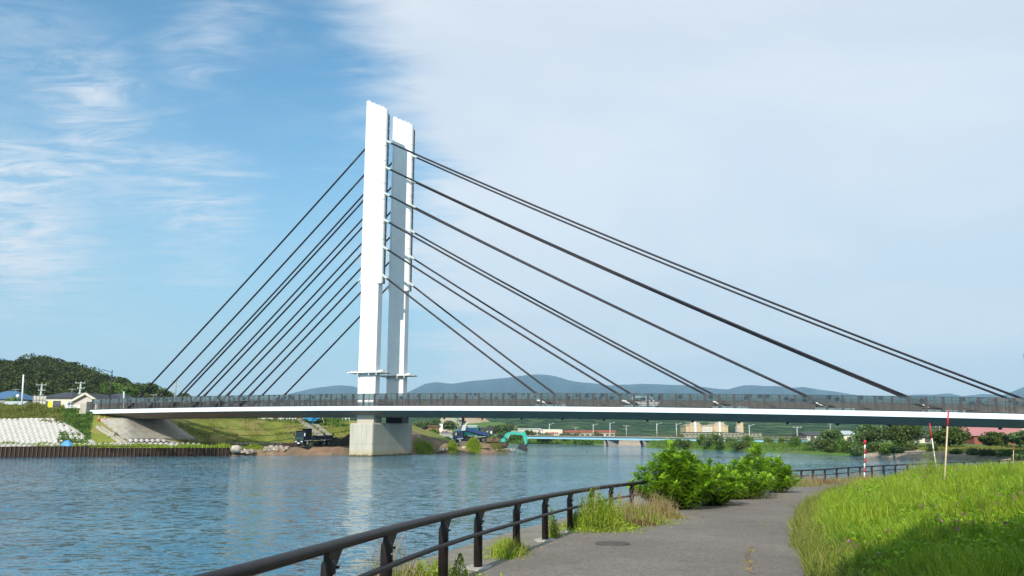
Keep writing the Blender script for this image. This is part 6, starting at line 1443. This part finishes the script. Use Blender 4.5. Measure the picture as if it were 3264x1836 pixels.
for i, (px, pyt, pyb, Y) in enumerate(((2540, 1360, 1392, 240), (2820, 1358, 1395, 210), (2646, 1350, 1380, 400), (2994, 1358, 1390, 220), (1996, 1356, 1384, 350), (1835, 1362, 1385, 420))):
    utility_pole('thin utility pole ' + ('left of the white gabled house', 'between the round tree and the broad dark tree', 'far away above the bushy tree', 'behind the leaning snow pole', 'between the red roofed shop and the far bridge lamps', 'above the red roofed shop sign')[i], px, pyt, pyb, Y, 'pole_grey', 1, 'far utility poles')

# ------------------------------------------------------------ wooded hill on the left
HP = [(-500, 1190), (-200, 1168), (-60, 1160), (0, 1160), (30, 1168), (62, 1150), (90, 1146), (112, 1144), (150, 1150), (200, 1160), (250, 1168), (280, 1187), (330, 1206), (372, 1222), (420, 1242), (470, 1252), (520, 1268), (560, 1300), (620, 1330)]
def ridge_mesh(name, P, Yr, Y0, base, mat, label, nz=22, namp=2.0, ns=0.03, back=1.35, seed=0, p=0.8, nx=260, spur=0.0):
    px = np.linspace(P[0][0], P[-1][0], nx); py = np.interp(px, [a for a, _ in P], [b_ for _, b_ in P]); rows = []
    top = [at(a, b_, Yr) for a, b_ in zip(px, py)]
    for k, f in enumerate(np.r_[np.linspace(0, 1, nz), 1.03, 1.07]):
        rr = []
        for i, q in enumerate(top):
            Y = Y0 + (Yr - Y0) * f; sp = spur * math.sin(i * 0.35 + 2 * float(vnoise(i * .05, f * 2, 1, seed))) * math.sin(min(f, 1) * math.pi)
            hz = (q.z - base) * (min(f, 1) ** p if f <= 1 else (1 - (f - 1) * 2.0))
            rr.append((q.x * Y / Yr, Y, base + hz * (1 + sp)))
        rows.append(rr)
    G = np.array(rows); nzv = fbm(G[..., 0], G[..., 1], ns, seed, 5); fr = np.clip((G[..., 1] - Y0) / (Yr - Y0), 0, 1)
    G[..., 2] += namp * nzv * np.sin(np.clip(fr, 0, 1) * math.pi * .5) * (0.35 + 0.65 * (1 - fr))
    return structure(name, grid_mesh(name, G, MATS[mat]), label), G
M('hill_under', (0.025, 0.035, 0.012), None, 0.2, 0.95)
_, HG = ridge_mesh('hill', [(a, b_ + 16) for a, b_ in HP], 330, 215, 7.5, 'hill_under', 'dark wooded hill behind the left bank houses', 14, 1.5, .03, p=.75, nx=120)
def hill_canopy():
    V = []; k = 0
    F_ = HG[:14].reshape(-1, 3); F_ = F_[(F_[:, 0] / F_[:, 1] > -0.80)]
    idx = rng.choice(len(F_), min(len(F_), 900), replace=False)
    for i in idx:
        c = F_[i] + np.array([rng.normal(0, 1.2), rng.normal(0, 2), 0]); r = rng.uniform(2.4, 5.0); n_ = 190
        p = unit(n_); p[:, 2] = np.abs(p[:, 2]) * 0.9 - .15; C = c + p * np.array([r, r, r * .8]) * rng.uniform(.75, 1.08, n_)[:, None] + np.array([0, 0, rng.uniform(.2, 1.8)])
        V.append(leaf_quads(C, 0.75, .7, .35))
    tag(link('hillside_wood', np_mesh('hillside_wood', np.concatenate(V), 4, MATS['leaf_hill'])), 'dense dark green wood covering the left hill', 'wood', None, 'stuff')
hill_canopy()
lt = [('slender tree on the crest where the wood ends', 385, 1262, 44, 66, 300), ('small bare topped tree left of the slender crest tree', 326, 1245, 30, 60, 310), ('bushy tree near the first cable', 425, 1270, 56, 46, 280), ('rounded tree behind the second cable', 470, 1275, 62, 54, 270), ('low tree right of the rounded one behind the railing', 520, 1278, 48, 34, 265), ('small tree behind the utility pole and railing', 588, 1277, 34, 18, 270), ('light green tree in front of the wooded hill', 350, 1270, 66, 44, 240), ('second light green tree in front of the hill foot', 405, 1276, 60, 38, 235), ('tree at the left edge of the hill', -10, 1200, 60, 50, 320)]
for i, (lb, px, pyb, w_, h, Y) in enumerate(lt): bush_at(px, pyb, w_, h * 1.08, ('leaf_tree_b', 'leaf_hill', 'leaf_bank')[0 if i not in (6, 7) else 2] if i != 8 else 'leaf_hill', lb, Y, 2600, 0.6, 'hill_tree', 'tree', 16, sub_r=.27)
q = at(88, 1287, 170); add_tree('garden_shrub', 'small garden tree in front of the pale blue house', (q.x - 1.5, 168, 8.1), 2.2, 3.2, 'leaf_bank', 500, .35, .08, None, 'tree')
q = at(60, 1287, 170); add_tree('garden_shrub', 'small yellowish garden tree left of the white mast', (q.x, 167, 8.1), 2.0, 3.0, 'leaf_weed', 500, .35, .08, None, 'tree')

# ------------------------------------------------------------ green hills across the valley, quarry, blue mountains
def woodmat(name, c1, c2, c3, s):
    m = bpy.data.materials.new(name); m.use_nodes = True; nt = m.node_tree; b_ = nt.nodes['Principled BSDF']; MATS[name] = m
    b_.inputs['Roughness'].default_value = .95; b_.inputs['Specular IOR Level'].default_value = .1
    pos = N(nt, 'ShaderNodeNewGeometry').outputs['Position']; vo = N(nt, 'ShaderNodeTexVoronoi'); vo.inputs['Scale'].default_value = s; nt.links.new(pos, vo.inputs['Vector'])
    c = MIXC(nt, RANGE(nt, NOISE(nt, pos, s * .12, 5, .6), .35, .65), c1, c2); c = MIXC(nt, RANGE(nt, NOISE(nt, pos, s * .7, 3), .45, .7), c, c3)
    nt.links.new(c, b_.inputs['Base Color']); bn = N(nt, 'ShaderNodeBump'); bn.inputs['Strength'].default_value = 1.0; bn.inputs['Distance'].default_value = 2.2 / s * .5
    h = MATH(nt, 'ADD', MATH(nt, 'MULTIPLY', vo.outputs['Distance'], -1), NOISE(nt, pos, s * .3, 4)); nt.links.new(h, bn.inputs['Height']); nt.links.new(bn.outputs[0], b_.inputs['Normal'])
woodmat('hill_wood', (0.055, 0.105, 0.040), (0.022, 0.055, 0.025), (0.10, 0.155, 0.055), 0.085)
woodmat('mountain_wood', (0.020, 0.032, 0.022), (0.010, 0.018, 0.013), (0.030, 0.042, 0.030), 0.012)
ridge_mesh('green_hills', [(900, 1330), (1120, 1312), (1300, 1300), (1450, 1296), (1600, 1300), (1800, 1290), (2000, 1296), (2200, 1288), (2400, 1296), (2600, 1302), (2800, 1298), (3000, 1304), (3200, 1296), (3500, 1288), (3900, 1300)], 1250, 620, 2.0, 'hill_wood', 'forested green hills across the valley', 40, 20, .011, p=.8, nx=520, seed=3, spur=.10)
M('cliff_face', (0.42, 0.31, 0.19), (0.28, 0.19, 0.11), .12, .95, .8, .5, stretch=(1, 1, .3), c3=(.36, .30, .22), s3=.05)
M('cut_grass', (0.11, 0.18, 0.04), (0.08, 0.14, 0.03), .05, .95, c3=(.15, .2, .06), s3=.03)
def terrace(name, label, pts, Y, dep, mat, seed, slope=.55):
    rows = []; px = np.linspace(pts[0][0], pts[-1][0], 90); top = np.interp(px, [p[0] for p in pts], [p[1] for p in pts])
    for f in np.linspace(0, 1, 16):
        rows.append([((a - 1632) * (Y + dep * f) / 2592.0, Y + dep * f, 1.5 + (at(a, b_, Y + dep).z - 1.5) * min(1, f / slope if slope < 1 else f) ** 1.0) for a, b_ in zip(px, top)])
    rows.append([(p[0] * 1.12, p[1] * 1.12, p[2]) for p in rows[-1]])
    G = np.array(rows); G[..., 1] += dep * .12 * fbm(G[..., 0], G[..., 2], .06, seed); G[..., 2] += .9 * fbm(G[..., 0], G[..., 1], .1, seed + 1)
    structure(name, grid_mesh(name, G, MATS[mat]), label)
terrace('quarry_cliff', 'tan quarry face on the hill beyond the crane', [(1318, 1352), (1345, 1350), (1392, 1345), (1410, 1328), (1470, 1326), (1525, 1328), (1545, 1336), (1570, 1350)], 590, 26, 'cliff_face', 2, .7)
terrace('green_slope', 'lighter green cleared slope right of the quarry', [(1440, 1368), (1490, 1352), (1560, 1345), (1600, 1346), (1640, 1356), (1690, 1370), (1740, 1380)], 540, 50, 'cut_grass', 5, 1.0)
for i, (px, pyb, w_, h) in enumerate(((1340, 1372, 50, 26), (1385, 1362, 40, 18), (1436, 1368, 44, 20), (1580, 1380, 40, 20), (1612, 1378, 50, 18), (1670, 1382, 44, 16))):
    bush_at(px, pyb, w_, h, 'leaf_tree_b', ('dark tree clump on the slope above the pier', 'dark tree clump left of the quarry', 'dark tree clump at the quarry foot', 'tree clump above the excavator cab', 'tree clump on the cleared slope', 'tree clump right end of the cleared slope')[i], 470, 1400, 1.1, 'far_tree', 'tree', 14)
MP = [(-650, 1318), (300, 1300), (860, 1275), (931, 1256), (990, 1243), (1064, 1230), (1090, 1229), (1128, 1232), (1150, 1240), (1205, 1262), (1290, 1252), (1304, 1248), (1330, 1236), (1356, 1224), (1390, 1219), (1420, 1223), (1445, 1225), (1500, 1218), (1560, 1212), (1620, 1205), (1660, 1199), (1700, 1195), (1716, 1195), (1745, 1198), (1774, 1203), (1810, 1214), (1840, 1220), (1900, 1226), (1945, 1232), (1990, 1228), (2030, 1226), (2090, 1226), (2154, 1230), (2200, 1231), (2256, 1236), (2320, 1243), (2345, 1235), (2370, 1229), (2400, 1228), (2433, 1231), (2480, 1232), (2520, 1237), (2560, 1233), (2600, 1240), (2661, 1248), (2718, 1259), (2780, 1264), (2850, 1263), (2914, 1259), (2950, 1259), (2990, 1259), (3028, 1257), (3066, 1266), (3100, 1262), (3129, 1258), (3180, 1262), (3200, 1262), (3230, 1250), (3264, 1236), (3400, 1215), (3950, 1250)]
ridge_mesh('mountains', MP, 8600, 5200, 3, 'mountain_wood', 'long blue wooded mountain ridge on the horizon', 40, 70, .0011, p=.85, nx=900, seed=8, spur=.13)

# ------------------------------------------------------------ the air
HZ = 720.0
m = bpy.data.materials.new('air'); m.use_nodes = True; nt = m.node_tree; nt.nodes.remove(nt.nodes['Principled BSDF'])
pv = N(nt, 'ShaderNodeVolumePrincipled'); pv.inputs['Color'].default_value = (0.47, 0.76, 1.0, 1); pv.inputs['Density'].default_value = 0.000105; pv.inputs['Anisotropy'].default_value = 0.0
nt.links.new(pv.outputs[0], nt.nodes['Material Output'].inputs['Volume'])
o = MB().bb((-8600, -450, -3), (8600, 9300, HZ)).obj('haze', m); tag(o, 'thin blue air haze over the whole valley', None, None, 'stuff')
